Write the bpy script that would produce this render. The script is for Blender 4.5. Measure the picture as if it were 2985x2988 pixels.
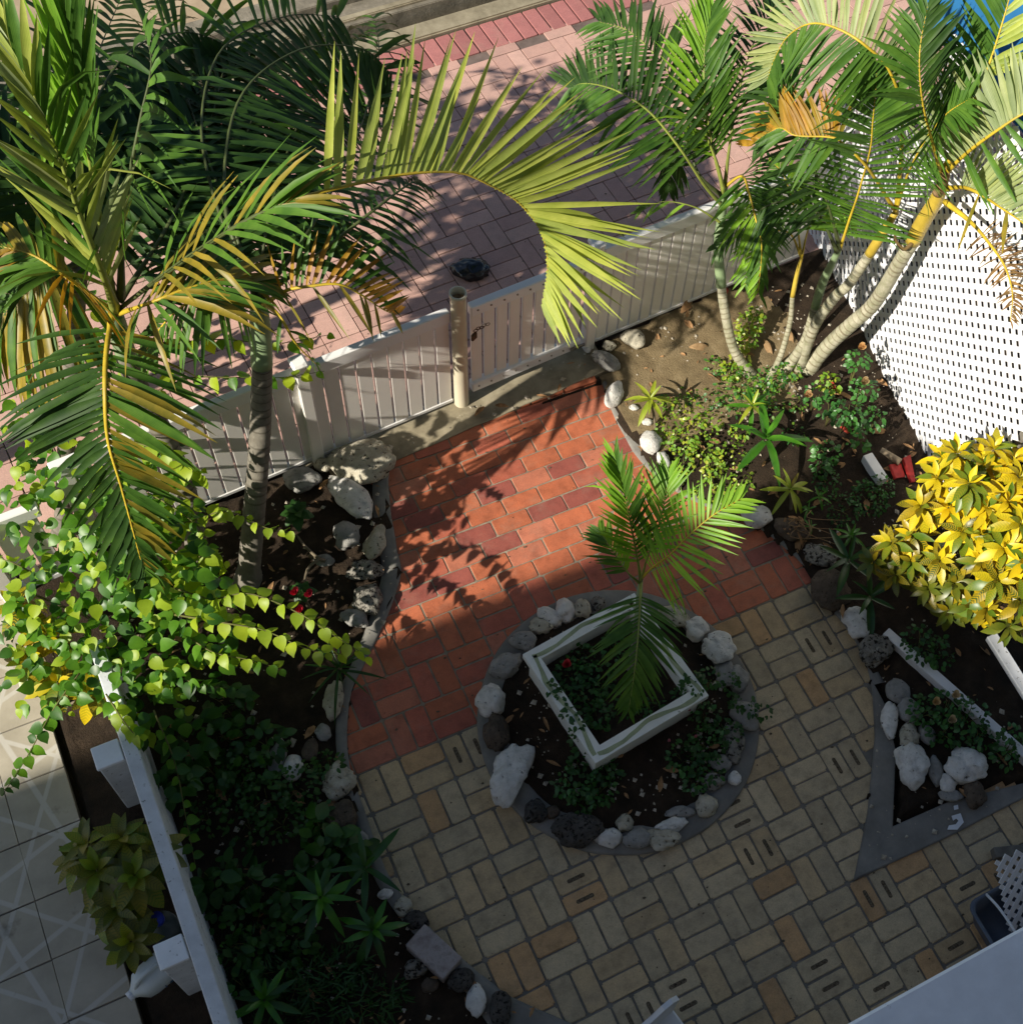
import bpy, bmesh, math, random
import numpy as np
from mathutils import Vector, Matrix, noise, Quaternion

random.seed(7)
scene = bpy.context.scene
for o in list(bpy.data.objects):
    bpy.data.objects.remove(o)
COL = scene.collection

# ------------------------------------------------------------------ camera
CAM = Vector((-2.49336, -1.89883, 7.01603))
RW = [Vector((0.8845736, -0.4537739, 0.1077905)),     # image right
      Vector((-0.3409036, -0.7867763, -0.5145560)),   # image down
      Vector((0.3182991, 0.4184165, -0.8506546))]     # view direction
camd = bpy.data.cameras.new('camera')
camo = bpy.data.objects.new('camera', camd)
COL.objects.link(camo)
m3 = Matrix((RW[0], -RW[1], -RW[2])).transposed()
camo.matrix_world = Matrix.Translation(CAM) @ m3.to_4x4()
camd.sensor_fit = 'HORIZONTAL'
camd.sensor_width = 36.0
camd.lens = 3840.0 / 2985.0 * 36.0
camd.shift_x = -430.96 / 2985.0
camd.clip_start = 0.05
camd.clip_end = 500
scene.camera = camo

# ------------------------------------------------------------------ sky, sun, exposure
SUN = Vector((1.45, 0.33, -1.0)).normalized()          # the way the light travels
w = bpy.data.worlds.new('World')
scene.world = w
w.use_nodes = True
nt = w.node_tree
sky = nt.nodes.new('ShaderNodeTexSky')
sky.sky_type = 'NISHITA'
sky.sun_disc = False
sky.sun_elevation = math.asin(-SUN.z)
sky.sun_rotation = math.atan2(-SUN.x, -SUN.y)
sky.air_density = 1.0
sky.dust_density = 0.6
bg = nt.nodes['Background']
bg.inputs['Strength'].default_value = 0.062
nt.links.new(sky.outputs[0], bg.inputs[0])
sl = bpy.data.lights.new('sun', 'SUN')
sl.energy = 5.0
sl.angle = math.radians(0.53)
sl.color = (1.0, 0.93, 0.80)
so = bpy.data.objects.new('sun', sl)
so.rotation_euler = SUN.to_track_quat('-Z', 'Y').to_euler()
so.location = (-12, -4, 14)
COL.objects.link(so)
scene.view_settings.view_transform = 'Standard'
scene.view_settings.look = 'None'
scene.view_settings.exposure = 0.55
scene.view_settings.gamma = 1.0
scene.view_settings.use_curve_mapping = False

FPX = 3840.0 / 1.546632
OX = (1492.5 + 430.957) / 1.546632
OY = 1494.0 / 1.546632


def at(x, y, z=0.0):
    """world point at height z seen at photo position x, y (photo 1930 wide)"""
    d = RW[0] * (x - OX) + RW[1] * (y - OY) + RW[2] * FPX
    return CAM + d * ((z - CAM.z) / d.z)


def pxm(x, y, z=0.0):
    """metres covered by one photo unit at that point"""
    return (at(x, y, z) - CAM).dot(RW[2]) / FPX


# ------------------------------------------------------------------ object helpers
def tag(o, label=None, cat=None, group=None, kind=None):
    if label: o['label'] = label
    if cat: o['category'] = cat
    if group: o['group'] = group
    if kind: o['kind'] = kind
    return o


def link(o, parent=None):
    COL.objects.link(o)
    if parent is not None:
        o.parent = parent
    return o


def empty(name, loc=(0, 0, 0), label=None, cat=None, group=None, rz=0.0):
    o = bpy.data.objects.new(name, None)
    o.empty_display_size = 0.1
    o.location = loc
    o.rotation_euler = (0, 0, rz)
    tag(o, label, cat, group)
    return link(o)


def me_obj(name, verts, faces, mat, parent=None, smooth=False, loc=None):
    me = bpy.data.meshes.new(name)
    me.from_pydata([tuple(v) for v in verts], [], faces)
    me.materials.append(mat)
    if smooth:
        me.polygons.foreach_set('use_smooth', [True] * len(me.polygons))
    me.update()
    o = bpy.data.objects.new(name, me)
    if loc is not None:
        o.location = loc
    return link(o, parent)


def bm_obj(name, bm, mat, parent=None, smooth=False, loc=None):
    me = bpy.data.meshes.new(name)
    bm.to_mesh(me)
    bm.free()
    for m in (mat if isinstance(mat, (list, tuple)) else [mat]):
        me.materials.append(m)
    if smooth:
        me.polygons.foreach_set('use_smooth', [True] * len(me.polygons))
    o = bpy.data.objects.new(name, me)
    if loc is not None:
        o.location = loc
    return link(o, parent)


def bm_box(bm, c, s, rz=0.0, bev=0.0, mi=0, rot=None):
    r = bmesh.ops.create_cube(bm, size=1.0)
    vs = r['verts']
    M = Matrix.Translation(Vector(c)) @ (rot.to_4x4() if rot is not None else Matrix.Rotation(rz, 4, 'Z')) @ Matrix.Diagonal((s[0], s[1], s[2], 1))
    bmesh.ops.transform(bm, matrix=M, verts=vs)
    fs = set(f for v in vs for f in v.link_faces)
    for f in fs: f.material_index = mi
    if bev > 0:
        es = list(set(e for v in vs for e in v.link_edges))
        bmesh.ops.bevel(bm, geom=es, offset=bev, segments=1, affect='EDGES')
    return vs


def box(name, c, s, mat, parent=None, rz=0.0, bev=0.0, rot=None):
    bm = bmesh.new()
    bm_box(bm, c, s, rz, bev, rot=rot)
    return bm_obj(name, bm, mat, parent)


def prism(name, pts, z0, z1, mat, parent=None, bev=0.0):
    bm = bmesh.new()
    top = [bm.verts.new((p[0], p[1], z1)) for p in pts]
    bot = [bm.verts.new((p[0], p[1], z0)) for p in pts]
    f = bm.faces.new(top)
    n = len(pts)
    for i in range(n):
        bm.faces.new((top[i], bot[i], bot[(i + 1) % n], top[(i + 1) % n]))
    bmesh.ops.recalc_face_normals(bm, faces=bm.faces[:])
    if bev > 0:
        bmesh.ops.bevel(bm, geom=[e for e in f.edges], offset=bev, segments=2, affect='EDGES')
    bmesh.ops.triangulate(bm, faces=[q for q in bm.faces if len(q.verts) > 4])
    return bm_obj(name, bm, mat, parent)


def spline(pts, n):
    """Catmull-Rom through pts, n samples"""
    P = [Vector(p) for p in pts]
    P = [P[0] * 2 - P[1]] + P + [P[-1] * 2 - P[-2]]
    out = []
    segs = len(P) - 3
    for k in range(n):
        t = k / (n - 1) * segs
        i = min(int(t), segs - 1)
        u = t - i
        a, b, c, d = P[i], P[i + 1], P[i + 2], P[i + 3]
        out.append(0.5 * ((2 * b) + (c - a) * u + (2 * a - 5 * b + 4 * c - d) * u * u + (3 * b - a - 3 * c + d) * u ** 3))
    return out


def tube_data(path, rad, sides=6, flat=1.0, V=None, F=None):
    V = [] if V is None else V
    F = [] if F is None else F
    base = len(V)
    n = len(path)
    prev = None
    for i, p in enumerate(path):
        t = (path[min(i + 1, n - 1)] - path[max(i - 1, 0)]).normalized()
        if prev is None:
            a = t.orthogonal().normalized()
        else:
            a = (prev - t * prev.dot(t)).normalized()
        prev = a
        b = t.cross(a)
        r = rad[i] if hasattr(rad, '__len__') else rad
        for k in range(sides):
            th = 2 * math.pi * k / sides
            V.append(p + a * (r * math.cos(th)) + b * (r * flat * math.sin(th)))
    for i in range(n - 1):
        for k in range(sides):
            k2 = (k + 1) % sides
            F.append((base + i * sides + k, base + i * sides + k2, base + (i + 1) * sides + k2, base + (i + 1) * sides + k))
    F.append(tuple(base + k for k in reversed(range(sides))))
    F.append(tuple(base + (n - 1) * sides + k for k in range(sides)))
    return V, F


def tube(name, path, rad, mat, parent=None, sides=6, org=Vector((0, 0, 0)), smooth=True):
    V, F = tube_data([Vector(p) - org for p in path], rad, sides)
    return me_obj(name, V, F, mat, parent, smooth)


# ------------------------------------------------------------------ materials
def nodes(name):
    m = bpy.data.materials.new(name)
    m.use_nodes = True
    t = m.node_tree
    b = t.nodes['Principled BSDF']
    return m, t, b, t.nodes['Material Output']


def N(t, typ, **kw):
    n = t.nodes.new(typ)
    for k, v in kw.items():
        if k in n.inputs:
            n.inputs[k].default_value = v
        else:
            setattr(n, k, v)
    return n


def ramp(t, fac, stops):
    r = t.nodes.new('ShaderNodeValToRGB')
    e = r.color_ramp.elements
    while len(e) < len(stops):
        e.new(0.5)
    for i, (p, c) in enumerate(stops):
        e[i].position = p
        e[i].color = (c[0], c[1], c[2], 1)
    t.links.new(fac, r.inputs[0])
    return r.outputs[0]


def mixc(t, fac, a, b, mode='MIX'):
    n = t.nodes.new('ShaderNodeMix')
    n.data_type = 'RGBA'
    n.blend_type = mode
    for sock, v in ((n.inputs[0], fac), (n.inputs[6], a), (n.inputs[7], b)):
        if hasattr(v, 'is_output') or isinstance(v, bpy.types.NodeSocket):
            t.links.new(v, sock)
        elif isinstance(v, (int, float)):
            sock.default_value = v
        else:
            sock.default_value = (v[0], v[1], v[2], 1)
    return n.outputs[2]


def coords(t, scale=None, kind='Object'):
    tc = t.nodes.new('ShaderNodeTexCoord')
    out = tc.outputs[kind]
    if scale is not None:
        mp = t.nodes.new('ShaderNodeMapping')
        mp.inputs['Scale'].default_value = scale
        t.links.new(out, mp.inputs[0])
        out = mp.outputs[0]
    return out


def geo_pos(t):
    return t.nodes.new('ShaderNodeNewGeometry').outputs['Position']


def noi(t, vec, scale, detail=4.0, rough=0.6):
    n = N(t, 'ShaderNodeTexNoise', Scale=scale, Detail=detail, Roughness=rough)
    t.links.new(vec, n.inputs['Vector'])
    return n.outputs['Fac']


def bump(t, b, h, strength=0.4, dist=0.01):
    n = t.nodes.new('ShaderNodeBump')
    n.inputs['Strength'].default_value = strength
    n.inputs['Distance'].default_value = dist
    t.links.new(h, n.inputs['Height'])
    t.links.new(n.outputs[0], b.inputs['Normal'])
    return n


def mat_mottle(name, stops, scale=6.0, rough=0.85, bumps=0.3, bscale=60.0, bdist=0.004, spots=None, usecolor=False, detail=6.0):
    """noise-coloured matt surface in world space, optional dark specks"""
    m, t, b, o = nodes(name)
    p = geo_pos(t)
    c = ramp(t, noi(t, p, scale, detail, 0.65), stops)
    if usecolor:
        oi = t.nodes.new('ShaderNodeObjectInfo')
        c = mixc(t, 1.0, c, oi.outputs['Color'], 'MULTIPLY')
    if spots:
        sc, thr, col = spots
        s = noi(t, p, sc, 3.0, 0.7)
        r = ramp(t, s, [(thr - 0.03, (1, 1, 1)), (thr + 0.01, (0, 0, 0))])
        c = mixc(t, r, c, col)
        inv = t.nodes.new('ShaderNodeInvert')
    t.links.new(c, b.inputs['Base Color'])
    b.inputs['Roughness'].default_value = rough
    b.inputs['Specular IOR Level'].default_value = 0.25
    if bumps > 0:
        bump(t, b, noi(t, p, bscale, 5.0, 0.7), bumps, bdist)
    return m


def mat_brick(name, tint=1.0, rough=0.8, spots=True, spec=0.3):
    """colour comes from the brick itself (object colour), with grain, pits and stains"""
    m, t, b, o = nodes(name)
    p = geo_pos(t)
    oi = t.nodes.new('ShaderNodeObjectInfo')
    v0 = 1 - 0.38 * tint
    big = ramp(t, noi(t, p, 11.0, 5.0, 0.7), [(0.25, (v0, v0, v0)), (0.5, (0.97, 0.97, 0.97)), (0.78, (1 + .22 * tint, 1 + .18 * tint, 1 + .12 * tint))])
    c = mixc(t, 1.0, oi.outputs['Color'], big, 'MULTIPLY')
    fine = ramp(t, noi(t, p, 120.0, 3.0, 0.7), [(0.3, (0.8, 0.8, 0.8)), (0.7, (1.15, 1.15, 1.15))])
    c = mixc(t, 0.8, c, fine, 'MULTIPLY')
    if spots:
        s = ramp(t, noi(t, p, 55.0, 2.0, 0.5), [(0.22, (1, 1, 1)), (0.29, (0, 0, 0))])
        c = mixc(t, s, c, (0.05, 0.042, 0.03))
    dust = ramp(t, noi(t, p, 3.5, 6.0, 0.75), [(0.52, (0, 0, 0)), (0.75, (0.35, 0.35, 0.35))])
    c = mixc(t, dust, c, (0.30, 0.25, 0.19))
    t.links.new(c, b.inputs['Base Color'])
    rr = ramp(t, noi(t, p, 20.0, 3.0), [(0.3, (rough - 0.15,) * 3), (0.7, (min(1, rough + 0.1),) * 3)])
    t.links.new(rr, b.inputs['Roughness'])
    b.inputs['Specular IOR Level'].default_value = spec
    bump(t, b, noi(t, p, 90.0, 5.0, 0.7), 0.35, 0.003)
    return m


def mat_leaf(name, c1, c2, transl=0.35, rough=0.42, tcol=None, scale=9.0, veins=None, edge=None, spec=0.45):
    """leaf blade: two greens by position, light shining through, optional vein pattern along local X"""
    m, t, b, o = nodes(name)
    p = geo_pos(t)
    c = ramp(t, noi(t, p, scale, 3.0, 0.6), [(0.32, c1), (0.68, c2)])
    if veins:
        vc, vs, amt = veins
        loc = coords(t)
        sep = t.nodes.new('ShaderNodeSeparateXYZ')
        t.links.new(loc, sep.inputs[0])
        ab = N(t, 'ShaderNodeMath', operation='ABSOLUTE')
        t.links.new(sep.outputs[1], ab.inputs[0])
        mul = N(t, 'ShaderNodeMath', operation='MULTIPLY_ADD')
        t.links.new(ab.outputs[0], mul.inputs[0])
        mul.inputs[1].default_value = -0.9
        t.links.new(sep.outputs[0], mul.inputs[2])
        nz = noi(t, p, 30.0, 3.0)
        mm = N(t, 'ShaderNodeMath', operation='MULTIPLY_ADD')
        t.links.new(nz, mm.inputs[0]); mm.inputs[1].default_value = 0.09
        t.links.new(mul.outputs[0], mm.inputs[2])
        fr = N(t, 'ShaderNodeMath', operation='MULTIPLY'); fr.inputs[1].default_value = vs
        t.links.new(mm.outputs[0], fr.inputs[0])
        sn = N(t, 'ShaderNodeMath', operation='SINE')
        t.links.new(fr.outputs[0], sn.inputs[0])
        k = ramp(t, sn.outputs[0], [(0.35, (amt, amt, amt)), (0.75, (0, 0, 0))])
        # broad patches without pattern
        pk = ramp(t, noi(t, p, 7.0, 2.0), [(0.38, (0.15,) * 3), (0.58, (1, 1, 1))])
        k2 = mixc(t, 1.0, k, pk, 'MULTIPLY')
        # plain margin
        er = ramp(t, ab.outputs[0], [(0.10, (1, 1, 1)), (0.17, (0, 0, 0))])
        k2 = mixc(t, 1.0, k2, er, 'MULTIPLY')
        c = mixc(t, k2, c, vc)
    oi = t.nodes.new('ShaderNodeObjectInfo')
    rv = ramp(t, oi.outputs['Random'], [(0.0, (0.72, 0.78, 0.8)), (0.5, (1, 1, 1)), (1.0, (1.22, 1.14, 0.95))])
    c = mixc(t, 1.0, c, rv, 'MULTIPLY')
    ta = t.nodes.new('ShaderNodeAttribute'); ta.attribute_name = 'tip'
    tn = N(t, 'ShaderNodeMath', operation='MULTIPLY_ADD')
    t.links.new(noi(t, p, 6.0, 2.0), tn.inputs[0]); tn.inputs[1].default_value = 0.5
    t.links.new(ta.outputs['Fac'], tn.inputs[2])
    tk = ramp(t, tn.outputs[0], [(1.08, (0, 0, 0)), (1.3, (0.7, 0.7, 0.7))])
    c = mixc(t, tk, c, (0.30, 0.19, 0.04))
    # fine lengthwise ribs from the blade's own cross position
    fa = t.nodes.new('ShaderNodeAttribute'); fa.attribute_name = 'across'
    fm = N(t, 'ShaderNodeMath', operation='MULTIPLY'); fm.inputs[1].default_value = 21.0
    t.links.new(fa.outputs['Fac'], fm.inputs[0])
    fs = N(t, 'ShaderNodeMath', operation='SINE'); t.links.new(fm.outputs[0], fs.inputs[0])
    fr2 = ramp(t, fs.outputs[0], [(0.1, (0.82, 0.84, 0.8)), (0.9, (1.06, 1.05, 1.05))])
    c = mixc(t, 1.0, c, fr2, 'MULTIPLY')
    t.links.new(c, b.inputs['Base Color'])
    b.inputs['Roughness'].default_value = rough
    b.inputs['Specular IOR Level'].default_value = spec
    tr = t.nodes.new('ShaderNodeBsdfTranslucent')
    tc = mixc(t, 1.0, c, tcol or (1.5, 1.6, 0.7), 'MULTIPLY')
    t.links.new(tc, tr.inputs['Color'])
    mx = t.nodes.new('ShaderNodeMixShader')
    mx.inputs[0].default_value = transl
    t.links.new(b.outputs[0], mx.inputs[1])
    t.links.new(tr.outputs[0], mx.inputs[2])
    t.links.new(mx.outputs[0], o.inputs['Surface'])
    return m


def mat_plain(name, col, rough=0.5, spec=0.4, var=0.12, scale=8.0, bumps=0.0, dirt=None):
    m, t, b, o = nodes(name)
    p = geo_pos(t)
    lo = tuple(c * (1 - var) for c in col)
    hi = tuple(c * (1 + var) for c in col)
    c = ramp(t, noi(t, p, scale, 5.0, 0.6), [(0.3, lo), (0.7, hi)])
    if dirt:
        sc, thr, dc = dirt
        d = ramp(t, noi(t, p, sc, 4.0, 0.75), [(thr - 0.04, (1, 1, 1)), (thr + 0.02, (0, 0, 0))])
        c = mixc(t, d, c, dc)
    t.links.new(c, b.inputs['Base Color'])
    b.inputs['Roughness'].default_value = rough
    b.inputs['Specular IOR Level'].default_value = spec
    if bumps:
        bump(t, b, noi(t, p, 40.0, 4.0), bumps, 0.004)
    return m


def mat_rings(name, c1, c2, ring, freq=70.0):
    """palm stem: pale bark with narrow dark leaf scars along the object's own V attribute (height)"""
    m, t, b, o = nodes(name)
    p = geo_pos(t)
    c = ramp(t, noi(t, p, 14.0, 5.0, 0.7), [(0.3, c1), (0.7, c2)])
    st = t.nodes.new('ShaderNodeMapping')
    st.inputs['Scale'].default_value = (60, 60, 6)
    t.links.new(p, st.inputs[0])
    fib = ramp(t, noi(t, st.outputs[0], 1.0, 4.0, 0.7), [(0.3, (0.75,) * 3), (0.7, (1.15,) * 3)])
    c = mixc(t, 0.7, c, fib, 'MULTIPLY')
    a = t.nodes.new('ShaderNodeAttribute'); a.attribute_name = 'scar'
    c = mixc(t, a.outputs['Fac'], c, ring)
    t.links.new(c, b.inputs['Base Color'])
    b.inputs['Roughness'].default_value = 0.75
    b.inputs['Specular IOR Level'].default_value = 0.2
    bump(t, b, noi(t, st.outputs[0], 1.5, 4.0), 0.3, 0.004)
    return m


MT = {}
MT['soil'] = mat_mottle('soil', [(0.25, (0.012, 0.008, 0.005)), (0.55, (0.035, 0.023, 0.014)), (0.8, (0.07, 0.048, 0.03))], 9.0, 0.95, 0.9, 70.0, 0.012)
MT['dry_soil'] = mat_mottle('dry_soil', [(0.25, (0.12, 0.085, 0.045)), (0.55, (0.22, 0.165, 0.09)), (0.8, (0.32, 0.25, 0.15))], 7.0, 0.95, 0.9, 80.0, 0.010)
MT['mortar'] = mat_mottle('mortar', [(0.3, (0.16, 0.135, 0.10)), (0.7, (0.34, 0.29, 0.22))], 12.0, 0.9, 0.5, 120.0, 0.003)
MT['mortar_grey'] = mat_mottle('mortar_grey', [(0.3, (0.13, 0.12, 0.105)), (0.7, (0.24, 0.22, 0.19))], 12.0, 0.9, 0.5, 120.0, 0.003)
MT['mortar_street'] = mat_mottle('mortar_street', [(0.3, (0.10, 0.075, 0.065)), (0.7, (0.20, 0.15, 0.13))], 12.0, 0.9, 0.4, 120.0, 0.003)
MT['concrete'] = mat_mottle('concrete', [(0.25, (0.13, 0.125, 0.115)), (0.55, (0.22, 0.21, 0.19)), (0.8, (0.30, 0.285, 0.25))], 5.0, 0.85, 0.3, 90.0, 0.003)
MT['concrete_tan'] = mat_mottle('concrete_tan', [(0.25, (0.16, 0.135, 0.09)), (0.55, (0.30, 0.26, 0.18)), (0.8, (0.42, 0.37, 0.27))], 6.0, 0.9, 0.4, 90.0, 0.004)
MT['brick_beige'] = mat_brick('brick_beige')
MT['brick_red'] = mat_brick('brick_red', spots=False, rough=0.62, spec=0.4)
MT['brick_street'] = mat_brick('brick_street', tint=0.4, spots=False, rough=0.85)
MT['stamp'] = mat_plain('stamp', (0.12, 0.094, 0.064), 0.95, 0.1, 0.7, 90)
MT['fence_white'] = mat_plain('fence_white', (0.80, 0.77, 0.72), 0.35, 0.45, 0.04, 3.0, dirt=(38.0, 0.245, (0.16, 0.12, 0.08)))
MT['rail_white'] = mat_plain('rail_white', (0.80, 0.79, 0.78), 0.35, 0.45, 0.04, 3.0, dirt=(30.0, 0.26, (0.2, 0.17, 0.13)))
MT['lattice_white'] = mat_plain('lattice_white', (0.78, 0.78, 0.80), 0.4, 0.4, 0.03, 3.0)
MT['metal'] = mat_plain('metal', (0.25, 0.23, 0.2), 0.35, 0.5, 0.2, 30)
MT['metal'].node_tree.nodes['Principled BSDF'].inputs['Metallic'].default_value = 0.8
MT['rust'] = mat_plain('rust', (0.10, 0.05, 0.025), 0.8, 0.2, 0.4, 40)
MT['wall_white'] = mat_plain('wall_white', (0.62, 0.64, 0.67), 0.7, 0.3, 0.12, 10.0, 0.3, dirt=(26.0, 0.365, (0.20, 0.20, 0.19)))
MT['ledge_white'] = mat_plain('ledge_white', (0.84, 0.86, 0.89), 0.6, 0.3, 0.08, 9.0, 0.2, dirt=(17.0, 0.31, (0.28, 0.28, 0.29)))
MT['house_wall'] = mat_plain('house_wall', (0.42, 0.38, 0.31), 0.8, 0.2, 0.05, 3.0)
MT['render_tan'] = mat_mottle('render_tan', [(0.25, (0.27, 0.20, 0.13)), (0.55, (0.40, 0.31, 0.21)), (0.8, (0.50, 0.40, 0.29))], 4.0, 0.9, 0.3, 60, 0.004)
MT['grey_wall'] = mat_mottle('grey_wall', [(0.25, (0.10, 0.09, 0.07)), (0.55, (0.22, 0.195, 0.15)), (0.8, (0.36, 0.32, 0.26))], 8.0, 0.9, 0.6, 60, 0.008)
MT['tile'] = None


def stone_mat(name, c1, c2, pit, thr=0.36, psc=38.0, bs=0.9, bsc=24.0):
    m, t, b, o = nodes(name)
    p = coords(t)
    oi = t.nodes.new('ShaderNodeObjectInfo')
    add = t.nodes.new('ShaderNodeVectorMath'); add.operation = 'ADD'
    sc = t.nodes.new('ShaderNodeVectorMath'); sc.operation = 'SCALE'
    comb = t.nodes.new('ShaderNodeCombineXYZ')
    for i in range(3): t.links.new(oi.outputs['Random'], comb.inputs[i])
    t.links.new(comb.outputs[0], sc.inputs[0]); sc.inputs['Scale'].default_value = 37.0
    t.links.new(p, add.inputs[0]); t.links.new(sc.outputs[0], add.inputs[1])
    v = add.outputs[0]
    c = ramp(t, noi(t, v, 14.0, 6.0, 0.7), [(0.3, c1), (0.68, c2)])
    pn = noi(t, v, psc, 3.0, 0.6)
    k = ramp(t, pn, [(thr - 0.05, (1, 1, 1)), (thr + 0.03, (0, 0, 0))])
    c = mixc(t, k, c, pit)
    lich = ramp(t, noi(t, v, 9.0, 5.0, 0.75), [(0.56, (0, 0, 0)), (0.72, (0.7, 0.7, 0.7))])
    c = mixc(t, lich, c, tuple(x * 0.55 for x in c1))
    t.links.new(c, b.inputs['Base Color'])
    b.inputs['Roughness'].default_value = 0.9
    b.inputs['Specular IOR Level'].default_value = 0.2
    hs = ramp(t, pn, [(thr - 0.08, (0, 0, 0)), (thr + 0.1, (1, 1, 1))])
    h = mixc(t, 0.5, hs, ramp(t, noi(t, v, bsc, 7.0, 0.75), [(0.2, (0, 0, 0)), (0.8, (1, 1, 1))]))
    bump(t, b, h, bs, 0.012)
    return m


MT['stone_white'] = stone_mat('stone_white', (0.52, 0.50, 0.46), (0.78, 0.76, 0.72), (0.07, 0.06, 0.05), 0.33)
MT['stone_tan'] = stone_mat('stone_tan', (0.32, 0.285, 0.21), (0.56, 0.52, 0.42), (0.07, 0.055, 0.035), 0.37)
MT['stone_grey'] = stone_mat('stone_grey', (0.20, 0.195, 0.18), (0.36, 0.35, 0.33), (0.05, 0.045, 0.04), 0.34)
MT['stone_pitted'] = stone_mat('stone_pitted', (0.15, 0.14, 0.12), (0.33, 0.31, 0.27), (0.02, 0.017, 0.013), 0.45, 44.0, 1.0)
MT['stone_dark'] = stone_mat('stone_dark', (0.045, 0.04, 0.036), (0.12, 0.11, 0.10), (0.015, 0.013, 0.011), 0.42, 50.0, 1.0, 40.0)
MT['stone_brown'] = stone_mat('stone_brown', (0.07, 0.052, 0.038), (0.15, 0.115, 0.085), (0.02, 0.015, 0.01), 0.36, 60.0, 0.8, 50.0)
MT['rubble'] = mat_mottle('rubble', [(0.3, (0.25, 0.21, 0.15)), (0.7, (0.55, 0.5, 0.42))], 30.0, 0.9, 0.4)

# foliage
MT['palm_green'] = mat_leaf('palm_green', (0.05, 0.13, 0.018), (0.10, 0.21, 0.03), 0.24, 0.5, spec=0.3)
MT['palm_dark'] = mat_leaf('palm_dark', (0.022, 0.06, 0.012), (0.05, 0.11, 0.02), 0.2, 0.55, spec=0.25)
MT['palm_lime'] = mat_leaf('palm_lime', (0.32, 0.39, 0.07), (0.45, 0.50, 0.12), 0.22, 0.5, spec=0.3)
MT['palm_pale'] = mat_leaf('palm_pale', (0.27, 0.33, 0.14), (0.36, 0.41, 0.19), 0.22, 0.5)
MT['palm_gold'] = mat_leaf('palm_gold', (0.17, 0.16, 0.02), (0.36, 0.26, 0.03), 0.28, 0.45)
MT['palm_amber'] = mat_leaf('palm_amber', (0.36, 0.18, 0.015), (0.50, 0.30, 0.03), 0.35, 0.5, tcol=(1.5, 1.2, 0.5))
MT['palm_bright'] = mat_leaf('palm_bright', (0.17, 0.36, 0.025), (0.26, 0.46, 0.045), 0.32, 0.45)
MT['palm_dead'] = mat_leaf('palm_dead', (0.14, 0.07, 0.025), (0.30, 0.18, 0.06), 0.15, 0.8, tcol=(1.1, 1, 0.8))
MT['rachis_yellow'] = mat_plain('rachis_yellow', (0.50, 0.36, 0.03), 0.45, 0.4, 0.3, 6)
MT['rachis_green'] = mat_plain('rachis_green', (0.22, 0.26, 0.05), 0.45, 0.4, 0.3, 6)
MT['rachis_dark'] = mat_plain('rachis_dark', (0.07, 0.09, 0.03), 0.5, 0.3, 0.3, 6)
MT['shaft_green'] = mat_plain('shaft_green', (0.22, 0.30, 0.16), 0.5, 0.4, 0.2, 8)
MT['shaft_yellow'] = mat_plain('shaft_yellow', (0.50, 0.36, 0.05), 0.45, 0.4, 0.25, 5)
MT['husk'] = mat_mottle('husk', [(0.3, (0.16, 0.09, 0.04)), (0.7, (0.38, 0.25, 0.13))], 20, 0.85, 0.3)
MT['trunk_grey'] = mat_rings('trunk_grey', (0.14, 0.125, 0.10), (0.23, 0.21, 0.175), (0.07, 0.06, 0.045))
MT['trunk_pale'] = mat_rings('trunk_pale', (0.22, 0.22, 0.13), (0.46, 0.43, 0.33), (0.15, 0.12, 0.07))
MT['vine_leaf'] = mat_leaf('vine_leaf', (0.09, 0.24, 0.015), (0.19, 0.40, 0.03), 0.42, 0.4)
MT['vine_bright'] = mat_leaf('vine_bright', (0.33, 0.46, 0.02), (0.46, 0.60, 0.045), 0.42, 0.45)
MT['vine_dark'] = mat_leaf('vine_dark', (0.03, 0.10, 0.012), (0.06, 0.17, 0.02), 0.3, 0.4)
MT['stem'] = mat_plain('stem', (0.13, 0.13, 0.04), 0.7, 0.2, 0.3, 12)
MT['bark'] = mat_plain('bark', (0.16, 0.13, 0.09), 0.85, 0.15, 0.3, 25)
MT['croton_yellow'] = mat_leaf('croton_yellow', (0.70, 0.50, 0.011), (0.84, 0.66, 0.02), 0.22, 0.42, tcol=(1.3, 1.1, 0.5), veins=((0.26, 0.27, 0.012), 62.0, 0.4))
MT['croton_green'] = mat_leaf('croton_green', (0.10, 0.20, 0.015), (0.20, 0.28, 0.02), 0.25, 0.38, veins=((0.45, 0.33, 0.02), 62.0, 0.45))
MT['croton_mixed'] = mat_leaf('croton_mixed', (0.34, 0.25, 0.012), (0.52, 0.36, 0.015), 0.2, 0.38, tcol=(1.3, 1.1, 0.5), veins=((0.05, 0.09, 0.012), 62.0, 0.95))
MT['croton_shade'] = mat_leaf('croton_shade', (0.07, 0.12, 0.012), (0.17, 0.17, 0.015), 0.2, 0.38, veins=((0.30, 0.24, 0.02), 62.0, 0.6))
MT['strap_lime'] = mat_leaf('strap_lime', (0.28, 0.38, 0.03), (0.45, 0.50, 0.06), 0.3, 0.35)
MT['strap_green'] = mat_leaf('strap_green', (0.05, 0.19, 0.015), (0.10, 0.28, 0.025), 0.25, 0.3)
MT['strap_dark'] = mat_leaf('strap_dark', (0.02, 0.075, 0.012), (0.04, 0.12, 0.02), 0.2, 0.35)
MT['cover_leaf'] = mat_leaf('cover_leaf', (0.13, 0.30, 0.03), (0.26, 0.44, 0.05), 0.35, 0.5)
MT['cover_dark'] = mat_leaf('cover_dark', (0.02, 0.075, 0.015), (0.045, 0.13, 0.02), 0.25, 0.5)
MT['rose_leaf'] = mat_leaf('rose_leaf', (0.04, 0.15, 0.03), (0.08, 0.24, 0.045), 0.25, 0.4)
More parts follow.
